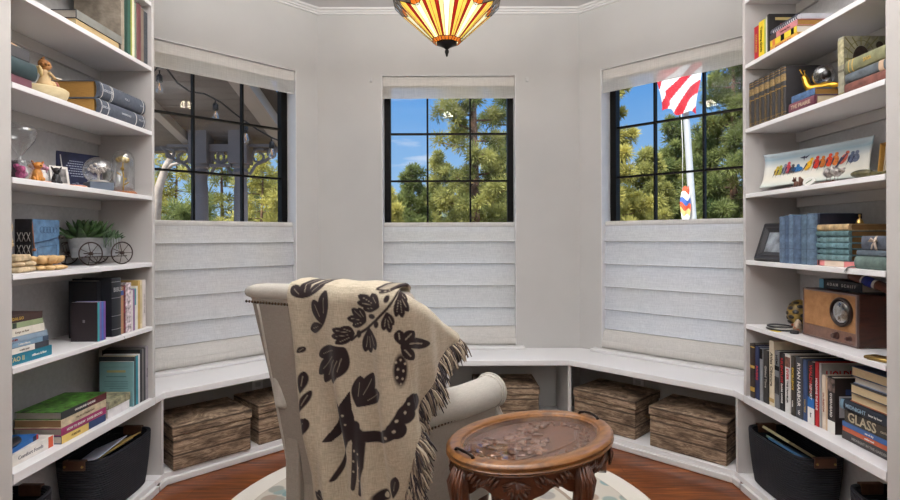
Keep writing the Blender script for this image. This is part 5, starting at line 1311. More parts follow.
b = MB(); b.box(-rw + .001, -rw + .008, -.003, .0045, .002, rh - .002).box(rw - .008, rw - .001, -.003, .0045, .002, rh - .002).box(-rw + .008, rw - .008, -.003, .0045, rh - .008, rh - .002).box(-rw + .008, rw - .008, -.003, .0045, .002, .008)
b.build('front_edge', M((120, 100, 96), .35, .2), ra)
dl = Vector((.075, 0, .125)); cs = lambda r, y: [(dl.x + r * math.cos(a), y, dl.z + r * math.sin(a)) for a in [2 * PI * q / 40 for q in range(40)]]
MB().loft([cs(.054, 0), cs(.056, -.010), cs(.052, -.014), cs(.047, -.012), cs(.045, -.002), cs(.054, 0)], False).build('dial_ring', M((44, 26, 22), .35), ra, smooth=True)
MB().loft([cs(.046, -.003), cs(.001, -.0035)]).build('dial_face', M((168, 150, 128), .35, .5, var=.35, vs=26), ra)
MB().loft([cs(.046, -.006), cs(.040, -.012), cs(.028, -.017), cs(.012, -.0195), cs(.001, -.020)]).build('dial_glass', glass('dial_glass', (.95, .95, .95, 1), .22, .05), ra, smooth=True)
b = MB(); b.T = Matrix.Translation((dl.x + .014, -.004, dl.z - .010)) @ Matrix.Rotation(PI / 2, 4, 'X'); b.lathe([(.020, 0), (.016, .006), (.004, .009), (0, .009)], 24); b.build('dial_hub', M((150, 130, 110), .3, .7), ra, smooth=True)
for x, r in ((.045, .0135), (.115, .0085)):
    b = MB(); b.T = Matrix.Translation((x, -.002, .030)) @ Matrix.Rotation(PI / 2, 4, 'X'); b.lathe([(r * 1.15, 0), (r * 1.1, .004), (r * .85, .006), (r * .8, .016), (r * .6, .019), (0, .019)], 20); b.build('knob', M((58, 28, 24), .3), ra, smooth=True, ang=40)
zr = Z2s + rh + .0006
stack(1, 1.545, zr, 2.040, [dict(t=.038, l=.235, d=.105, c=(24, 24, 28), label='black book lettered ADAM SCHIFF lying on top of the radio', text='A D A M    S C H I F F', tm=INKW, tsize=.017, tz=.46, tw=.7, bands=[(.885, .999, M((92, 156, 186), .5))])])
c0 = Vector((1.565, 2.105, zr + .038 + .0185)); c1 = Vector((1.640, 1.91, 0)); 
c0 = Vector((1.560, 2.085, zr + .0395 + .0165)); c1 = Vector((1.580, 1.935, zr + .0185))
dcg = (c1 - c0); Lc = dcg.length; dcg.normalize()
cg = thing('wood_cigar', 'giant wooden cigar with a blue and white band leaning on the radio', 'cigar', mat=Matrix.Translation(c0) @ dcg.to_track_quat('Z', 'Y').to_matrix().to_4x4())
body = MB().lathe([(0, -.030), (.012, -.030), (.0165, -.026), (.0175, .0), (.0175, Lc * .6), (.017, Lc + .02), (.012, Lc + .034), (0, Lc + .038)], 24).build('cigar_body', woodmat('cigar_brown', (74, 38, 28), (112, 62, 44), (10, 10, 4), 4, .4), cg, smooth=True, ang=45)
MB().lathe([(.0182, .030), (.0186, .032), (.0186, .088), (.0182, .090), (.0176, .090), (.0176, .030), (.0182, .030)], 24, cap=False).build('cigar_band', M((216, 212, 204), .5), cg)
MB().lathe([(.0188, .038), (.0192, .040), (.0192, .078), (.0188, .080), (.0182, .080), (.0182, .038), (.0188, .038)], 24, cap=False).build('band_stripe', M((36, 50, 140), .45, var=.3, vs=60), cg)
o = thing('painted_ornament', 'black and gold painted scalloped ornament beside the radio', 'ornament', (1.565, 2.425, Z2s), .4)
b = MB(); b.T = Matrix.Translation((0, 0, .066)) @ Matrix.Rotation(-.2, 4, 'X')
b.ball((0, 0, 0), (.062, .050, .066), 22, 16); b.build('ornament_body', M((150, 122, 54), .45, var=.5, vs=24), o, smooth=True)
b = MB()
for i in range(40):
    zz = -.88 + 1.76 * (i + .5) / 40; a = i * 2.4; rr_ = math.sqrt(1 - zz * zz); p = Vector((.062 * rr_ * math.cos(a), .050 * rr_ * math.sin(a), .066 + .066 * zz)); nrm = Vector((rr_ * math.cos(a), rr_ * math.sin(a), zz)).normalized()
    b.ball(p, (.014, .009, .0035), 10, 6, nrm.to_track_quat('Z', 'Y').to_matrix())
b.build('dark_petal', M((44, 40, 38), .45, var=.3, vs=60), o, smooth=True)
o = thing('shell_figurine', 'small white and rust shell figurine leaning beside the radio', 'figurine', (1.500, 2.345, Z2s), .3)
b = MB().lathe([(0, 0), (.014, .002), (.020, .016), (.018, .032), (.010, .048), (.004, .056), (0, .058)], 16); b.build('shell_body', M((176, 152, 130), .4, var=.5, vs=40), o, smooth=True)
for k in range(3): MB().ball((-.014, -.012 + .012 * k, .012 + .010 * k), (.008, .006, .006), 8, 6).build('rust_spot', M((150, 84, 46), .5), o, smooth=True)
o = thing('bangle_stack', 'black and white striped bangles lying by the gold ornament', 'bangles', (1.470, 2.420, Z2s), 0)
for k, (m_, r, z, dx) in enumerate(((M((44, 44, 46), .4), .052, .004, 0), (M((206, 204, 198), .4), .050, .010, .004), (M((60, 60, 62), .4), .047, .016, -.003))):
    MB().ring([(dx + r * math.cos(a), r * 1.05 * math.sin(a), z) for a in [2 * PI * q / 32 for q in range(32)]], .0038, 6).build('bangle', m_, o, smooth=True)
o = thing('yellow_tag', 'small yellow paper tag under the bangles', 'tag', (1.425, 2.380, Z2s), .2); MB().box(-.012, .012, -.02, .02, 0, .0012).build('tag_paper', M((222, 196, 50), .6), o)
o = thing('round_box', 'tiny black round box in front of the shell figurine', 'box', (1.468, 2.318, Z2s)); MB().lathe([(0, 0), (.016, 0), (.017, .003), (.017, .012), (.014, .015), (0, .015)], 20).build('box_body', M((38, 38, 42), .4), o, smooth=True, ang=40)
o = thing('brass_trinket', 'little worn brass trinket lying in front of the radio', 'trinket', (1.432, 1.800, Z2s), .3)
MB().box(-.02, .03, -.045, .04, 0, .006).build('lower_plate', BRASS, o, bevel=.003); MB().box(-.02, .028, -.05, .045, .008, .014).build('upper_plate', BRASS, o, bevel=.003); MB().tube([(-.02, -.05, .008), (-.02, .045, .008)], .005, 8).build('pin', BRASS, o, smooth=True)

# bench level, right: standing row and stack
GW = M((190, 190, 188), .6); 
lower_row = [
    dict(t=.040, h=.252, d=.17, c=(58, 46, 40), label='dark brown book with gold bands at the window end of the lower right row', rnd=.004, bands=[(.12, .2, INKG), (.55, .6, INKG), (.93, .95, INKG)]),
    dict(t=.034, h=.246, d=.17, c=(40, 52, 92), label='navy book with red lettering second from the window in the lower right row', text='RIVERS', tm=M((200, 50, 60), .6), tsize=.022),
    dict(t=.026, h=.242, d=.17, c=(140, 142, 146), label='silver-grey book with a black head third from the window', bands=[(.80, .99, BLACK)]),
    dict(t=.044, h=.240, d=.17, c=(50, 48, 46), label='charcoal book with script lettering beside the cream atlas', text='Gilded Time', tm=M((176, 170, 160), .6), tsize=.020, gap=.001),
    dict(t=.040, h=.290, d=.20, c=(216, 204, 178), label='tall cream book lettered Atlas Obscura with a red top edge', text='Atlas Obscura', tm=M((60, 50, 40), .6), tsize=.026, tz=.56, bands=[(.06, .12, M((176, 146, 90), .5))], pages=M((176, 52, 46), .7), gap=.002),
    dict(t=.036, h=.252, d=.17, c=(120, 122, 124), label='grey book with a dark photo band beside the cream atlas', bands=[(.25, .55, M((50, 50, 52), .5, var=.5, vs=40)), (.66, .74, BLACK)], text='HEMI', tm=BLACK, tsize=.02, tz=.84, tw=.2),
    dict(t=.036, h=.250, d=.17, c=(34, 32, 34), label='black book with red and white lettering in the lower right row', texts=[('RELENTLESS', .020, .70, M((196, 40, 44), .5)), ('DARK HORSE', .014, .30, INKW)]),
    dict(t=.040, h=.252, d=.17, c=(222, 220, 216), label='white book with a portrait at the top of its spine', bands=[(.78, .95, M((130, 90, 76), .6, var=.5, vs=50))], texts=[('EVER', .022, .66, M((206, 56, 56), .6)), ('THE TRAVELER', .014, .36, BLACK)]),
    dict(t=.030, h=.250, d=.17, c=(62, 56, 48), label='dark book with yellow title beside the white portrait book', texts=[('EXCELLENCE', .016, .62, M((226, 190, 60), .5)), ('notes', .012, .2, INKW)]),
    dict(t=.050, h=.254, d=.17, c=(70, 72, 78), label='wide slate book lettered RYAN in bold white capitals', texts=[('RYAN HARBOR', .026, .55, INKW), ('W', .018, .1, INKW)]),
    dict(t=.026, h=.250, d=.17, c=(62, 84, 124), label='blue book between the slate book and the tricolour one', text='WATERS', tm=INKG, tsize=.014, tz=.25),
    dict(t=.046, h=.250, d=.17, c=(44, 40, 42), label='book with a black, blue and white banded spine and red title', bands=[(.26, .42, M((40, 116, 196), .5)), (.0, .26, INKW)], texts=[('WALDMAN', .022, .72, M((206, 50, 54), .5)), ('REPORT', .018, .52, INKW), ('law', .014, .14, BLACK)]),
    dict(t=.022, h=.256, d=.20, c=(186, 32, 40), label='bright red book with white lettering in the lower right row', text='HOLDING THE LINE', tm=INKW, tsize=.014, tw=.8),
    dict(t=.012, h=.254, d=.20, c=(168, 168, 166), label='grey-jacketed book with HOLDING in red on its cover', plates=[], soft=True)]
for k, it in enumerate(lower_row): it['t'] *= .865; it['dx'] = .040 * k / (len(lower_row) - 1)
yend = row(1, 1.420, Z1s, 2.572, lower_row)
HOLD = [o for o in bpy.data.objects if o.get('label', '').startswith('grey-jacketed book')][0]
cvh = [c for c in HOLD.children if c.name.startswith('cover')][0]
text_mesh('lettering', 'HOLDING', .050, M((176, 36, 42), .5), cvh, Matrix.Translation((.0110, .095, .205)) @ Matrix(((0, 0, 1, 0), (1, 0, 0, 0), (0, 1, 0, 0), (0, 0, 0, 1))), maxw=.15, bold=.0012)
yend = row(1, 1.462, Z1s, yend - .001, [
    dict(t=.020, h=.212, d=.15, c=(222, 206, 186), label='cream book with fine lettering right of the red spine', text='ON FREEDOM', tm=M((160, 90, 70), .6), tsize=.012),
    dict(t=.010, h=.206, d=.15, c=(208, 178, 146), label='thin peach book squeezed between two cream spines', soft=True),
    dict(t=.040, h=.215, d=.165, c=(44, 36, 36), label='black and white book lettered OVERHEARD with a portrait at its head', bands=[(.74, .97, M((120, 100, 92), .5, var=.6, vs=50)), (.0, .22, INKW)], text='OVERHEARD', tm=INKW, tsize=.016, tz=.50, tw=.45, plates=[(.25, .95, .70, .80, M((50, 70, 120), .5)), (.1, .98, .3, .68, M((200, 200, 204), .5))])])
CRM = M((218, 196, 156), .85, var=.1, vs=200, sc=(12, .2, .2))
stack(1, 1.468, Z1s, 1.775, [
    dict(t=.030, l=.265, d=.165, c=(66, 62, 62), label='dark grey book at the very bottom of the lower right stack', soft=True, text='MIDNIGHT IN THE GARDEN', tm=M((150, 146, 140), .6), tsize=.013),
    dict(t=.017, l=.262, d=.165, c=(196, 96, 62), label='orange-spined thin book second from the bottom of the lower right stack', soft=True, text='ember road', tm=INKW, tsize=.009),
    dict(t=.018, l=.262, d=.165, c=(70, 110, 170), label='blue and white thin book under the GLASS book', soft=True, bands=[(.0, .999, M((66, 104, 164), .5))], text='sea of sky', tm=INKW, tsize=.010),
    dict(t=.044, l=.252, d=.17, c=(62, 56, 48), label='dark olive book lettered GLASS in large pale capitals', texts=[('GLASS', .048, .66, M((190, 178, 150), .5)), ('castle', .014, .26, M((170, 160, 140), .5))]),
    dict(t=.036, l=.268, d=.17, c=(38, 44, 56), label='blue-black book lettered MIDNIGHT above the GLASS book', soft=True, rnd=.006, texts=[('MIDNIGHT', .020, .70, M((150, 180, 200), .5)), ('hour by hour', .011, .36, INKW)], bands=[(.93, .99, M((120, 150, 170), .5))])])
zz = Z1s + .030 + .017 + .018 + .044 + .036 + 5 * E
# books turned with their page edges to the room
for i, (t_, d_, c_, lab, dx, y0, pg) in enumerate([
        (.033, .155, (176, 96, 60), 'rust-covered book with its page edges outward, above the MIDNIGHT book', .008, 1.70, CRM),
        (.034, .160, (70, 70, 76), 'grey-covered book with cream page edges outward, third from the top', .000, 1.69, CRM),
        (.028, .15, (160, 180, 206), 'pale blue book with white page edges outward, second from the top', .014, 1.69, PAGEW),
        (.036, .165, (44, 72, 112), 'blue-covered book with cream page edges outward, top of the lower right stack', .0, 1.685, CRM)]):
    m = MX(((0, 0, 1), (-1, 0, 0), (0, -1, 0)), (1.468 + dx + d_, y0 + .310, zz))
    book(m, t_, d_, .225, c_, lab, pages=pg); zz += t_ + E
# ---------------------------------------------------------------- outside: porch, trees, flag, shed
GZ = -.55
def groundmat():
    m, nt, out = newmat('dry_ground'); p = N(nt, 'ShaderNodeBsdfPrincipled', Roughness=.95); n = N(nt, 'ShaderNodeTexNoise', Scale=1.4, Detail=8); nt.links.new(coords(nt), n.inputs['Vector'])
    r = ramp(nt, [(.3, rgb(74, 70, 44)), (.5, rgb(108, 92, 62)), (.7, rgb(134, 112, 84))], n.outputs['Fac']); nt.links.new(r.outputs[0], p.inputs['Base Color']); nt.links.new(p.outputs[0], out.inputs[0]); return m
b = MB(); gn = 40; vs = []
for j in range(gn + 1):
    for i in range(gn + 1):
        x = -40 + 80 * i / gn; y = 4.3 + 55 * j / gn
        vs.append((x, y, GZ + max(0, y - 10) * .045 + .35 * math.sin(x * .31 + 1) * math.sin(y * .27) * min(1, (y - 4.3) / 8)))
b.add(vs, [(j * (gn + 1) + i, j * (gn + 1) + i + 1, (j + 1) * (gn + 1) + i + 1, (j + 1) * (gn + 1) + i) for j in range(gn) for i in range(gn)])
struct(b.build('terrain', groundmat(), smooth=True))
# far wooded ridge
b = MB(); L0, L1, L2 = [], [], []
for i in range(80):
    a = math.radians(10 + 160 * i / 79); hgt = 3.4 + 1.1 * math.sin(i * .7) + .7 * math.sin(i * 1.9)
    L0.append((70 * math.cos(a), 70 * math.sin(a), -1)); L1.append((74 * math.cos(a), 74 * math.sin(a), hgt)); L2.append((82 * math.cos(a), 82 * math.sin(a), hgt * 1.3))
b.loft([L0, L1, L2], False, False)
struct(b.build('hill', M((74, 84, 62), .95, var=.4, vs=.6)))
BARK = M((112, 84, 66), .9, var=.35, vs=9, bump=.5, bs=30); BARKG = M((170, 156, 142), .85, var=.2, vs=9, bump=.3, bs=30)
def leafmat(c, hi):
    m, nt, out = newmat('needles'); d = N(nt, 'ShaderNodeBsdfDiffuse'); t = N(nt, 'ShaderNodeBsdfTranslucent')
    n = N(nt, 'ShaderNodeTexNoise', Scale=1.3, Detail=4); nt.links.new(coords(nt), n.inputs['Vector'])
    r = ramp(nt, [(.32, rgb(*c)), (.68, rgb(*hi))], n.outputs['Fac']); nt.links.new(r.outputs[0], d.inputs[0]); nt.links.new(r.outputs[0], t.inputs[0])
    mx = N(nt, 'ShaderNodeMixShader'); mx.inputs[0].default_value = .35; nt.links.new(d.outputs[0], mx.inputs[1]); nt.links.new(t.outputs[0], mx.inputs[2]); nt.links.new(mx.outputs[0], out.inputs[0]); return m
PINE = [leafmat((84, 94, 56), (182, 178, 106)), leafmat((62, 80, 50), (146, 152, 92)), leafmat((112, 112, 58), (212, 202, 118))]
def foliage(centers, radii, n, L, w, mat, parent, name='foliage'):
    """needle sprays: thin two-triangle blades radiating from clump centres"""
    C = np.repeat(np.array(centers), n, 0); R_ = np.repeat(np.array(radii), n)
    m = len(C); d = rng.normal(size=(m, 3)); d[:, 2] += .25; d /= np.linalg.norm(d, axis=1)[:, None]
    s = rng.normal(size=(m, 3)); s -= (s * d).sum(1)[:, None] * d; s /= np.linalg.norm(s, axis=1)[:, None]
    base = C + d * (R_ * rng.uniform(.05, .75, m))[:, None]; LL = (L * rng.uniform(.6, 1.3, m))[:, None]
    a = base - s * w * .5; b_ = base + s * w * .5; tip = base + d * LL
    v = np.stack([a, b_, tip], 1).reshape(-1, 3)
    me = bpy.data.meshes.new(name); me.vertices.add(len(v)); me.vertices.foreach_set('co', v.astype(np.float32).ravel())
    me.loops.add(len(v)); me.loops.foreach_set('vertex_index', np.arange(len(v), dtype=np.int32)); me.polygons.add(m)
    me.polygons.foreach_set('loop_start', np.arange(0, 3 * m, 3, dtype=np.int32)); me.polygons.foreach_set('loop_total', np.full(m, 3, np.int32)); me.update(calc_edges=True)
    me.materials.append(mat); o = bpy.data.objects.new(name, me); COL.objects.link(o); o.parent = parent; return o
def pine(px, Y, H, spread, label, mi=0, gap=.15, dens=1.0, name='pine_tree', lean=0.0, X=None, sparse=0.0, group='pines beyond the windows'):
    x = (px - CX) / FOC * Y if X is None else X; gz = GZ + max(0, Y - 10) * .045 - .2
    t = thing(name, label, 'tree', (x, Y, gz), random.uniform(0, 6), group)
    tr = MB().tube([(lean * k * k * H * .1, .04 * math.sin(k * 5), H * k) for k in [i / 8 for i in range(9)]], [.16 * H / 8 * (1 - .85 * i / 8) for i in range(9)], 9)
    nb = int(34 * dens); cs, rs = [], []
    for i in range(nb):
        k = gap + (1 - gap) * (i + random.random()) / nb; a = i * 2.4 + random.uniform(-.4, .4)
        ext = spread * (1.05 - .85 * ((k - gap) / (1 - gap)) ** 1.2) * random.uniform(.65, 1.1)
        if random.random() < sparse: ext *= .5
        z0 = H * k; x0 = lean * k * k * H * .1
        tip = Vector((x0 + ext * math.cos(a), ext * math.sin(a), z0 + ext * random.uniform(-.08, .30)))
        tr.tube([(x0, 0, z0), Vector((x0, 0, z0)).lerp(tip, .5) + Vector((0, 0, -.06 * ext)), tip], [.035 * H / 8, .022 * H / 8, .006], 5)
        nc = max(2, int(ext / spread * 7 * dens))
        for q in range(nc):
            f = .28 + .75 * (q + .5) / nc; p = Vector((x0, 0, z0)).lerp(tip, min(1.02, f)); off = .26 * ext * (1.15 - f * .5)
            cs.append((p.x + random.gauss(0, off * .6), p.y + random.gauss(0, off * .6), p.z + random.gauss(.06, .13 * spread * .5))); rs.append(random.uniform(.13, .24) * spread)
    cs.append((lean * H * .1, 0, H)); rs.append(.2 * spread)
    tr.build('trunk', BARK, t, smooth=True)
    foliage(cs, rs, int(230 * dens), .050 + .0035 * Y, .014 + .0011 * Y, PINE[mi], t, 'foliage')
    return t
# centre window
pine(474, 13.0, 7.6, 1.30, 'big sunlit pine filling the right half of the center window', 0, .10, 1.2, lean=.0)
pine(514, 16.0, 7.6, 1.7, 'pine at the right edge of the center window behind the big one', 1, .1, 1.2)
pine(412, 15.5, 3.5, 1.15, 'low pine left of the shed in the center window', 1, .02, 1.2)
pine(386, 12.5, 2.9, .95, 'yellow-green bushy pine at the lower left of the center window', 2, .0, 1.3)
pine(440, 20.0, 4.3, 1.5, 'mid-height pine behind the shed in the center window', 0, .05, 1.2)
pine(495, 21.0, 4.2, 2.0, 'pine low on the slope behind the shed', 2, .05, 1.1)
# right window
pine(606, 12.0, 6.4, 1.15, 'sunlit pine at the left edge of the flag window', 2, .08, 1.3)
pine(648, 17.0, 4.2, 1.4, 'pine left of the flagpole in the distance', 0, .05, 1.3)
pine(676, 20.0, 5.6, 1.6, 'tall pine directly behind the flagpole', 1, .05, 1.3)
pine(734, 15.0, 7.4, 1.65, 'large green pine at the right side of the flag window', 1, .06, 1.6)
pine(702, 22.0, 5.4, 1.9, 'distant pine between the flagpole and the large right pine', 0, .04, 1.2)
pine(628, 12.5, 2.7, 1.1, 'small yellow-green pine by the brown roof in the flag window', 2, .0, 1.2)
pine(775, 14.0, 6.4, 1.6, 'pine beyond the right edge of the flag window', 0, .08, 1.0)
# left window
pine(176, 17.0, 4.5, 1.7, 'sunlit pine left of the porch posts', 2, .03, .8)
pine(222, 18.0, 4.9, 1.7, 'pine seen between the two porch posts', 0, .03, .85)
pine(262, 15.0, 3.9, 1.5, 'yellow-green pine right of the porch posts', 2, .0, .9)
pine(290, 18.0, 4.8, 1.6, 'green pine at the right edge of the porch window', 0, .03, .9)
pine(140, 16.0, 4.2, 1.7, 'pine at the far left behind the bare trunk', 2, .03, .8)
pine(190, 12.0, 2.5, 1.5, 'low bushy pine below the porch rail line', 1, .0, 1.1)
far = [(-14.5, 27, 'far pine behind the porch corner'), (-10.5, 30, 'far pine left of the porch posts'), (-7.2, 28, 'far pine in the gap right of the porch posts'), (-4.6, 31, 'far pine left of the center window trees'), (-1.9, 29, 'far pine behind the low pine in the center window'),
       (3.4, 30, 'far pine right of the big center pine'), (6.0, 28, 'far pine behind the cabin roof'), (9.2, 31, 'far pine just left of the flagpole'), (12.6, 29, 'far pine right of the flagpole'), (16.5, 28, 'far pine at the right end of the ridge')]
for k, (x, y, lab) in enumerate(far): pine(0, y, 3.9 + .5 * ((k * 7) % 3), 1.7, lab, k % 3, .02, .6, X=x)
# pale bare tree trunk beyond the porch
q = at(150, 222, 9.0); t = thing('bare_tree', 'pale leaning bare tree trunk beyond the porch at the left', 'tree', (q.x, 9.0, GZ))
P = [at(150, 300, 9.0), at(158, 190, 9.0), at(166, 166, 9.0), at(174, 152, 9.0), at(178, 138, 9.0)]
MB().tube([p - Vector((q.x, 9.0, GZ)) for p in P], [.085, .07, .055, .045, .03], 10).tube([p - Vector((q.x, 9.0, GZ)) for p in (at(163, 172, 9.0), at(172, 164, 9.0), at(188, 160, 9.1))], [.04, .03, .015], 8).build('trunk', BARKG, t, smooth=True)
# shed on the slope
sx_ = (447 - CX) / FOC * 14
t = thing('shed', 'small dark shed with a pale roof edge on the slope beyond the center window', 'shed', (sx_ - .02, 11.5, GZ))
MB().box(-.20, .20, -.2, .6, 0, 1.98).build('wall_panel', M((74, 64, 54), .85, var=.3, vs=6), t)
MB().box(-.32, .30, -.34, .7, 1.98, 2.05).build('roof', M((176, 160, 148), .8, var=.3, vs=20), t)
MB().box(-.15, .15, -.215, -.2, .3, 1.9).build('door', M((58, 50, 44), .8), t)
t = thing('boulder', 'dark reddish rocky bank beside the shed', 'rock', ((462 - CX) / FOC * 17, 17.0, GZ + .2))
b = MB()
for k in range(16): b.ball((random.uniform(-1.0, .9), random.uniform(-.3, .6), random.uniform(.2, 1.5)), (random.uniform(.3, .6), random.uniform(.3, .5), random.uniform(.25, .5)), 8, 6)
b.build('rock_body', M((104, 74, 62), .95, var=.45, vs=4), t)
# neighbour's roof in the right window
q = at(626, 214, 20.0); t = thing('cabin', 'brown cabin roof among the trees at the lower left of the flag window', 'building', (q.x, 20.0, q.z - 2.0), .5)
MB().box(-1.2, 1.2, 0, 2.4, 0, 2.0).build('cabin_wall', M((92, 66, 54), .9, var=.2, vs=3), t)
MB().prism([(-1.5, 1.95), (1.5, 1.95), (0, 2.9)], -.3, 2.7, 'XZ').build('roof', M((96, 72, 64), .9, var=.25, vs=8), t)
# flagpole and flags
fb = at(694, 237, 9.0); ft = at(680, 20, 9.0)
t = thing('flagpole', 'pale metal flagpole outside the right window', 'flagpole', (0, 0, 0))
MB().tube([(fb.x + .02, 9.0, GZ), fb, (at(687.5, 130, 9.0)), ft], [.062, .060, .052, .040], 14).build('pole', M((206, 206, 202), .35, .3, var=.05), t, smooth=True)
MB().ball(ft + Vector((0, 0, .05)), .06, 12, 8).build('finial_ball', GOLD, t, smooth=True)
MB().tube([at(682.5, 215, 8.93), at(683, 150, 8.93), at(678.5, 30, 8.93)], .006, 5).build('halyard', M((220, 216, 206), .7), t, smooth=True)
FR_, FW_, FBL = M((196, 32, 48), .8, var=.1), M((236, 234, 232), .8, var=.04), M((40, 52, 104), .8, var=.1)
def flag(name, label, top, W, H, ang, mats, fn, waves=3.0, amp=.09):
    nu, nv = 60, 52; vs, fs, mi = [], [], []
    for j in range(nv + 1):
        for i in range(nu + 1):
            u, v = i / nu, j / nv
            x = -W * u * (1 - .10 * v); z = -H * v * (1 - .16 * u * math.cos(ang)) - .18 * W * u
            vs.append((x + .05 * math.sin(v * 5 + u * 3), amp * math.sin(u * waves * 2 * PI + v * 2.4) * (.3 + .7 * u), z + .03 * math.sin(u * 9)))
    for j in range(nv):
        for i in range(nu): fs.append((j * (nu + 1) + i, j * (nu + 1) + i + 1, (j + 1) * (nu + 1) + i + 1, (j + 1) * (nu + 1) + i)); mi.append(fn((i + .5) / nu, (j + .5) / nv))
    t = thing(name, label, 'flag', top)
    me = bpy.data.meshes.new('flag_cloth'); me.from_pydata(vs, [], fs)
    for m in mats: me.materials.append(m)
    me.polygons.foreach_set('material_index', mi); me.polygons.foreach_set('use_smooth', [True] * len(mi))
    o = bpy.data.objects.new('flag_cloth', me); COL.objects.link(o); o.parent = t; return t, o
def usf(u, v):
    # furled flag: the stripes hang on a diagonal across the gathered cloth, canton up by the pole head
    s_ = u * .62 - v * .80 + .55
    if v < .20 and u < .45: return 2
    return int(math.floor(s_ * 6.3)) % 2
tp = at(700, 46, 8.9)
fl, cl_ = flag('flag', 'red and white striped flag gathered at the flagpole outside the right window', tp, .74, 1.12, .25, [FR_, FW_, FBL], usf, 1.6, .10)
b = MB()
for r in range(3):
    for c in range(3):
        cx_, cz_ = -.04 - .085 * c, -.05 - .065 * r
        pts = [(cx_ + (.024 if k % 2 == 0 else .010) * math.sin(k * PI / 5), -.115, cz_ - .02 * c + (.024 if k % 2 == 0 else .010) * math.cos(k * PI / 5)) for k in range(10)]; b.add(pts, [tuple(range(10))])
b.build('star', FW_, cl_)
OR_, BL_, YL_ = M((214, 84, 50), .8), M((70, 100, 168), .8), M((226, 196, 120), .8)
flag('flag', 'narrow orange, white and blue flag hanging low on the flagpole', at(688, 188, 8.86), .075, .95, .2, [OR_, FW_, BL_, YL_], lambda u, v: (0, 1, 2, 0, 3, 1, 0, 2, 1, 0)[int(v * 9.9)], 1.2, .02)

# porch outside the left window
PW_, PG_ = M((176, 168, 160), .7, var=.05, vs=4), M((120, 112, 105), .75, var=.06, vs=3)
PO_ = M((132, 124, 120), .75, var=.06, vs=4)
porch = thing('porch', 'covered porch with pale turned posts, scroll brackets and a boarded ceiling outside the left window', 'porch')
pc = MB(); zA, zB = 3.02, 2.16; yA, yB = 3.9, 6.1
def pz(y): return zA + (zB - zA) * (y - yA) / (yB - yA)
nbd = 26
for k in range(nbd):
    y0 = yA + (yB - yA) * k / nbd; y1 = yA + (yB - yA) * (k + .93) / nbd
    xr0 = -1.98 + .20 * (y0 - yA) / 2.2; xr1 = -1.98 + .20 * (y1 - yA) / 2.2
    pc.add([(-6, y0, pz(y0)), (xr0, y0, pz(y0)), (xr1, y1, pz(y1)), (-6, y1, pz(y1)), (-6, y0, pz(y0) + .02), (xr0, y0, pz(y0) + .02), (xr1, y1, pz(y1) + .02), (-6, y1, pz(y1) + .02)], [(0, 1, 2, 3), (4, 5, 6, 7), (0, 1, 5, 4), (3, 2, 6, 7), (1, 2, 6, 5)])
pc.build('porch_ceiling', PG_, porch)
MB().add([(-6, yA, zA + .05), (-1.7, yA, zA + .05), (-1.55, yB, zB + .05), (-6, yB, zB + .05)], [(0, 1, 2, 3)]).build('porch_roof', M((84, 78, 74), .9), porch)
MB().box(-6, -1.75, 5.96, 6.10, 2.165, 2.40).build('beam', PG_, porch)
for x0, dz, nm in ((-1.86, -.04, 'rake_board'), (-2.9, -.05, 'rafter'), (-3.9, -.05, 'rafter')):
    b = MB(); w_ = .16 if nm == 'rake_board' else .09
    b.add([(x0 - w_, yA, zA + dz - .06), (x0, yA, zA + dz - .06), (x0 + .20, yB, zB + dz - .02), (x0 + .20 - w_, yB, zB + dz - .02), (x0 - w_, yA, zA + .03), (x0, yA, zA + .03), (x0 + .20, yB, zB + .05), (x0 + .20 - w_, yB, zB + .05)], [(0, 1, 2, 3), (4, 5, 6, 7), (0, 1, 5, 4), (2, 3, 7, 6), (1, 2, 6, 5), (0, 3, 7, 4)])
    b.build(nm, PW_, porch)
for px, Yp in ((201.5, 5.75), (241, 5.75)):
    x = (px - CX) / FOC * Yp
    b = MB().box(x - .095, x + .095, Yp - .095, Yp + .095, 1.99, 2.36)
    b.lathe([(.085, 1.99), (.088, 1.96), (.066, 1.94), (.084, 1.90), (.064, 1.87), (.06, 1.80), (.068, 1.72), (.072, 1.2), (.068, .4), (.06, .3)], 24, (x, Yp, 0)); b.box(x - .10, x + .10, Yp - .10, Yp + .10, GZ, .3)
    pst = b.build('post', PO_, porch)
    for s_ in (-1, 1):
        b = MB(); cx0 = x + s_ * .095
        b.box(min(cx0, cx0 + s_ * .26), max(cx0, cx0 + s_ * .26), Yp - .02, Yp + .02, 2.17, 2.20)
        for (ox, oz, r0, tr_) in ((.10, 2.07, .085, 2.2), (.24, 2.10, .06, 2.0)):
            b.tube([(cx0 + s_ * (ox + r0 * (1 - .6 * k / 15) * math.cos(k / 15 * tr_ * PI + 1)), Yp, oz + r0 * (1 - .6 * k / 15) * math.sin(k / 15 * tr_ * PI + 1)) for k in range(16)], .014, 6)
        b.tube([(cx0, Yp, 1.88), (cx0 + s_ * .06, Yp, 1.98), (cx0 + s_ * .19, Yp, 2.04), (cx0 + s_ * .33, Yp, 2.18)], .016, 6)
        b.build('bracket', PO_, pst)
b = MB(); MBx = at(215, 160, 5.75)
b.box(-2.52, -2.29, 5.72, 5.78, 1.96, 1.99).box(-2.52, -2.29, 5.72, 5.97, 2.12, 2.20)
for k in range(4): b.box(-2.51 + .065 * k, -2.496 + .065 * k, 5.735, 5.765, 1.99, 2.12)
b.build('fretwork', PO_, porch)
MB().box(-6, -1.75, 5.72, 5.78, .48, .54).build('rail', PW_, porch)
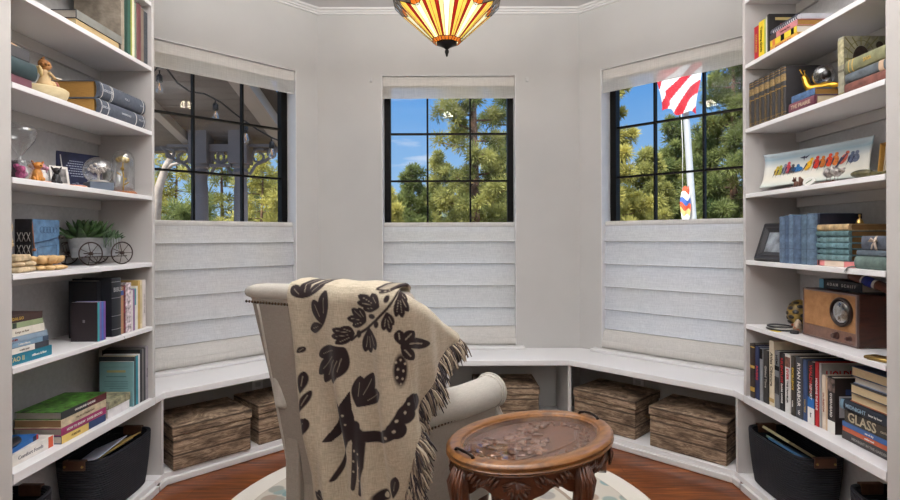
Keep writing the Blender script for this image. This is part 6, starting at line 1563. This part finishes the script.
# string lights
st = thing('string_lights', 'black string lights with clear bulbs hung under the porch ceiling', 'string lights')
pts = [(150, 74, 4.6), (158, 66.5, 4.6), (167, 67, 4.65), (178, 82, 4.7), (190, 90.5, 4.75), (205, 93, 4.8), (213, 97, 4.85), (222, 102, 4.9), (234, 112, 5.0), (246, 121, 5.1), (258, 129, 5.2), (272, 137, 5.3), (284, 142, 5.4)]
MB().tube([at(*p) for p in pts], .008, 6).build('light_cord', M((28, 26, 26), .6), st, smooth=True)
for px, py, Y in ((160, 69, 4.6), (216, 98, 4.86), (246, 121, 5.1), (272, 137, 5.3)):
    c = at(px, py, Y); 
    so2 = MB().tube([c, c - Vector((0, 0, .04))], .006, 6).lathe([(.012, -.035), (.024, -.05), (.026, -.10), (.018, -.105)], 14, c).build('socket', M((30, 28, 28), .5), st, smooth=True)
    MB().lathe([(.014, -.10), (.020, -.125), (.032, -.165), (.030, -.19), (.016, -.205), (0, -.207)], 18, c).build('bulb', CLEAR, so2, smooth=True)
    MB().tube([c - Vector((0, 0, .11)), c - Vector((.008, 0, .15)), c - Vector((-.008, 0, .17)), c - Vector((0, 0, .12))], .002, 5).build('filament', M((226, 170, 90), .4, emit=.6), so2)
# ---------------------------------------------------------------- camera, light, sky
cam = bpy.data.cameras.new('camera'); co = bpy.data.objects.new('camera', cam); COL.objects.link(co)
co.location = (0, 0, CZ); co.rotation_euler = (PI / 2, math.radians(.2), 0)
cam.sensor_width = 36; cam.lens = FOC / 900 * 36; cam.shift_x = 1 / 900; cam.shift_y = -13 / 900; cam.clip_start = .05; cam.clip_end = 400
bpy.context.scene.camera = co
def area(name, loc, rot, sx, sy, e, c=(1, 1, 1)):
    l = bpy.data.lights.new(name, 'AREA'); l.shape = 'RECTANGLE'; l.size = sx; l.size_y = sy; l.energy = e; l.color = c
    o = bpy.data.objects.new(name, l); COL.objects.link(o); o.location = loc; o.rotation_euler = rot; return o
area('bounce_fill_rear', (0, -1.0, 1.95), (PI, 0, 0), 2.2, 2.0, 95, (1, 1, 1))  # added fill light behind the camera, bounced off the ceiling; no real fixture
area('bounce_fill_front', (0, 1.75, 2.36), (PI, 0, 0), 1.8, 1.1, 112, (1, 1, 1))  # added fill light out of view above the frame, brightens the bay via the ceiling
sun = bpy.data.lights.new('sun', 'SUN'); sun.energy = 6.5; sun.angle = .01; sun.color = (1, .95, .86)
so = bpy.data.objects.new('sun', sun); COL.objects.link(so)
so.rotation_euler = Vector((.45, .62, -.75)).to_track_quat('-Z', 'Y').to_euler()
w = bpy.data.worlds.new('sky'); bpy.context.scene.world = w; w.use_nodes = True
nt = w.node_tree; nt.nodes.clear()
tc = nt.nodes.new('ShaderNodeTexCoord'); sp = nt.nodes.new('ShaderNodeSeparateXYZ'); nt.links.new(tc.outputs['Generated'], sp.inputs[0])
r = ramp(nt, [(0, rgb(176, 206, 236)), (.06, rgb(158, 198, 236)), (.25, rgb(98, 160, 226)), (.7, rgb(66, 128, 206))], sp.outputs['Z'])
nz = N(nt, 'ShaderNodeTexNoise', Scale=5, Detail=6); mp = nt.nodes.new('ShaderNodeMapping'); mp.inputs['Scale'].default_value = (1, 1, 5)
nt.links.new(tc.outputs['Generated'], mp.inputs[0]); nt.links.new(mp.outputs[0], nz.inputs['Vector'])
cl = ramp(nt, [(.60, (0, 0, 0, 1)), (.75, (.8, .8, .8, 1))], nz.outputs['Fac'])
c = mixc(nt, cl.outputs[0], r.outputs[0], rgb(240, 244, 250))
bg = nt.nodes.new('ShaderNodeBackground'); bg.inputs[1].default_value = 1.0; zb = N(nt, 'ShaderNodeMapRange'); zb.inputs['From Min'].default_value = .42; zb.inputs['From Max'].default_value = .9; zb.inputs['To Min'].default_value = 1; zb.inputs['To Max'].default_value = 6.5; nt.links.new(sp.outputs['Z'], zb.inputs['Value']); nt.links.new(zb.outputs[0], bg.inputs[1])  # overhead sky boosted, out of view from the windows, to backlight the shades
c = mixc(nt, cl.outputs[0], r.outputs[0], rgb(240, 244, 250)); hz = N(nt, 'ShaderNodeMapRange'); hz.inputs['From Min'].default_value = .42; hz.inputs['From Max'].default_value = .8; nt.links.new(sp.outputs['Z'], hz.inputs['Value'])
c = mixc(nt, hz.outputs[0], c, rgb(214, 222, 232)); nt.links.new(c, bg.inputs[0])
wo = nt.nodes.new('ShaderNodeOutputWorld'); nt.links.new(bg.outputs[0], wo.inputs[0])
sc = bpy.context.scene
sc.view_settings.view_transform = 'Standard'; sc.view_settings.look = 'None'; sc.view_settings.exposure = 0; sc.view_settings.gamma = 1
sc.cycles.max_bounces = 10; sc.cycles.transparent_max_bounces = 24; sc.cycles.use_denoising = True; sc.cycles.caustics_reflective = False; sc.cycles.caustics_refractive = False
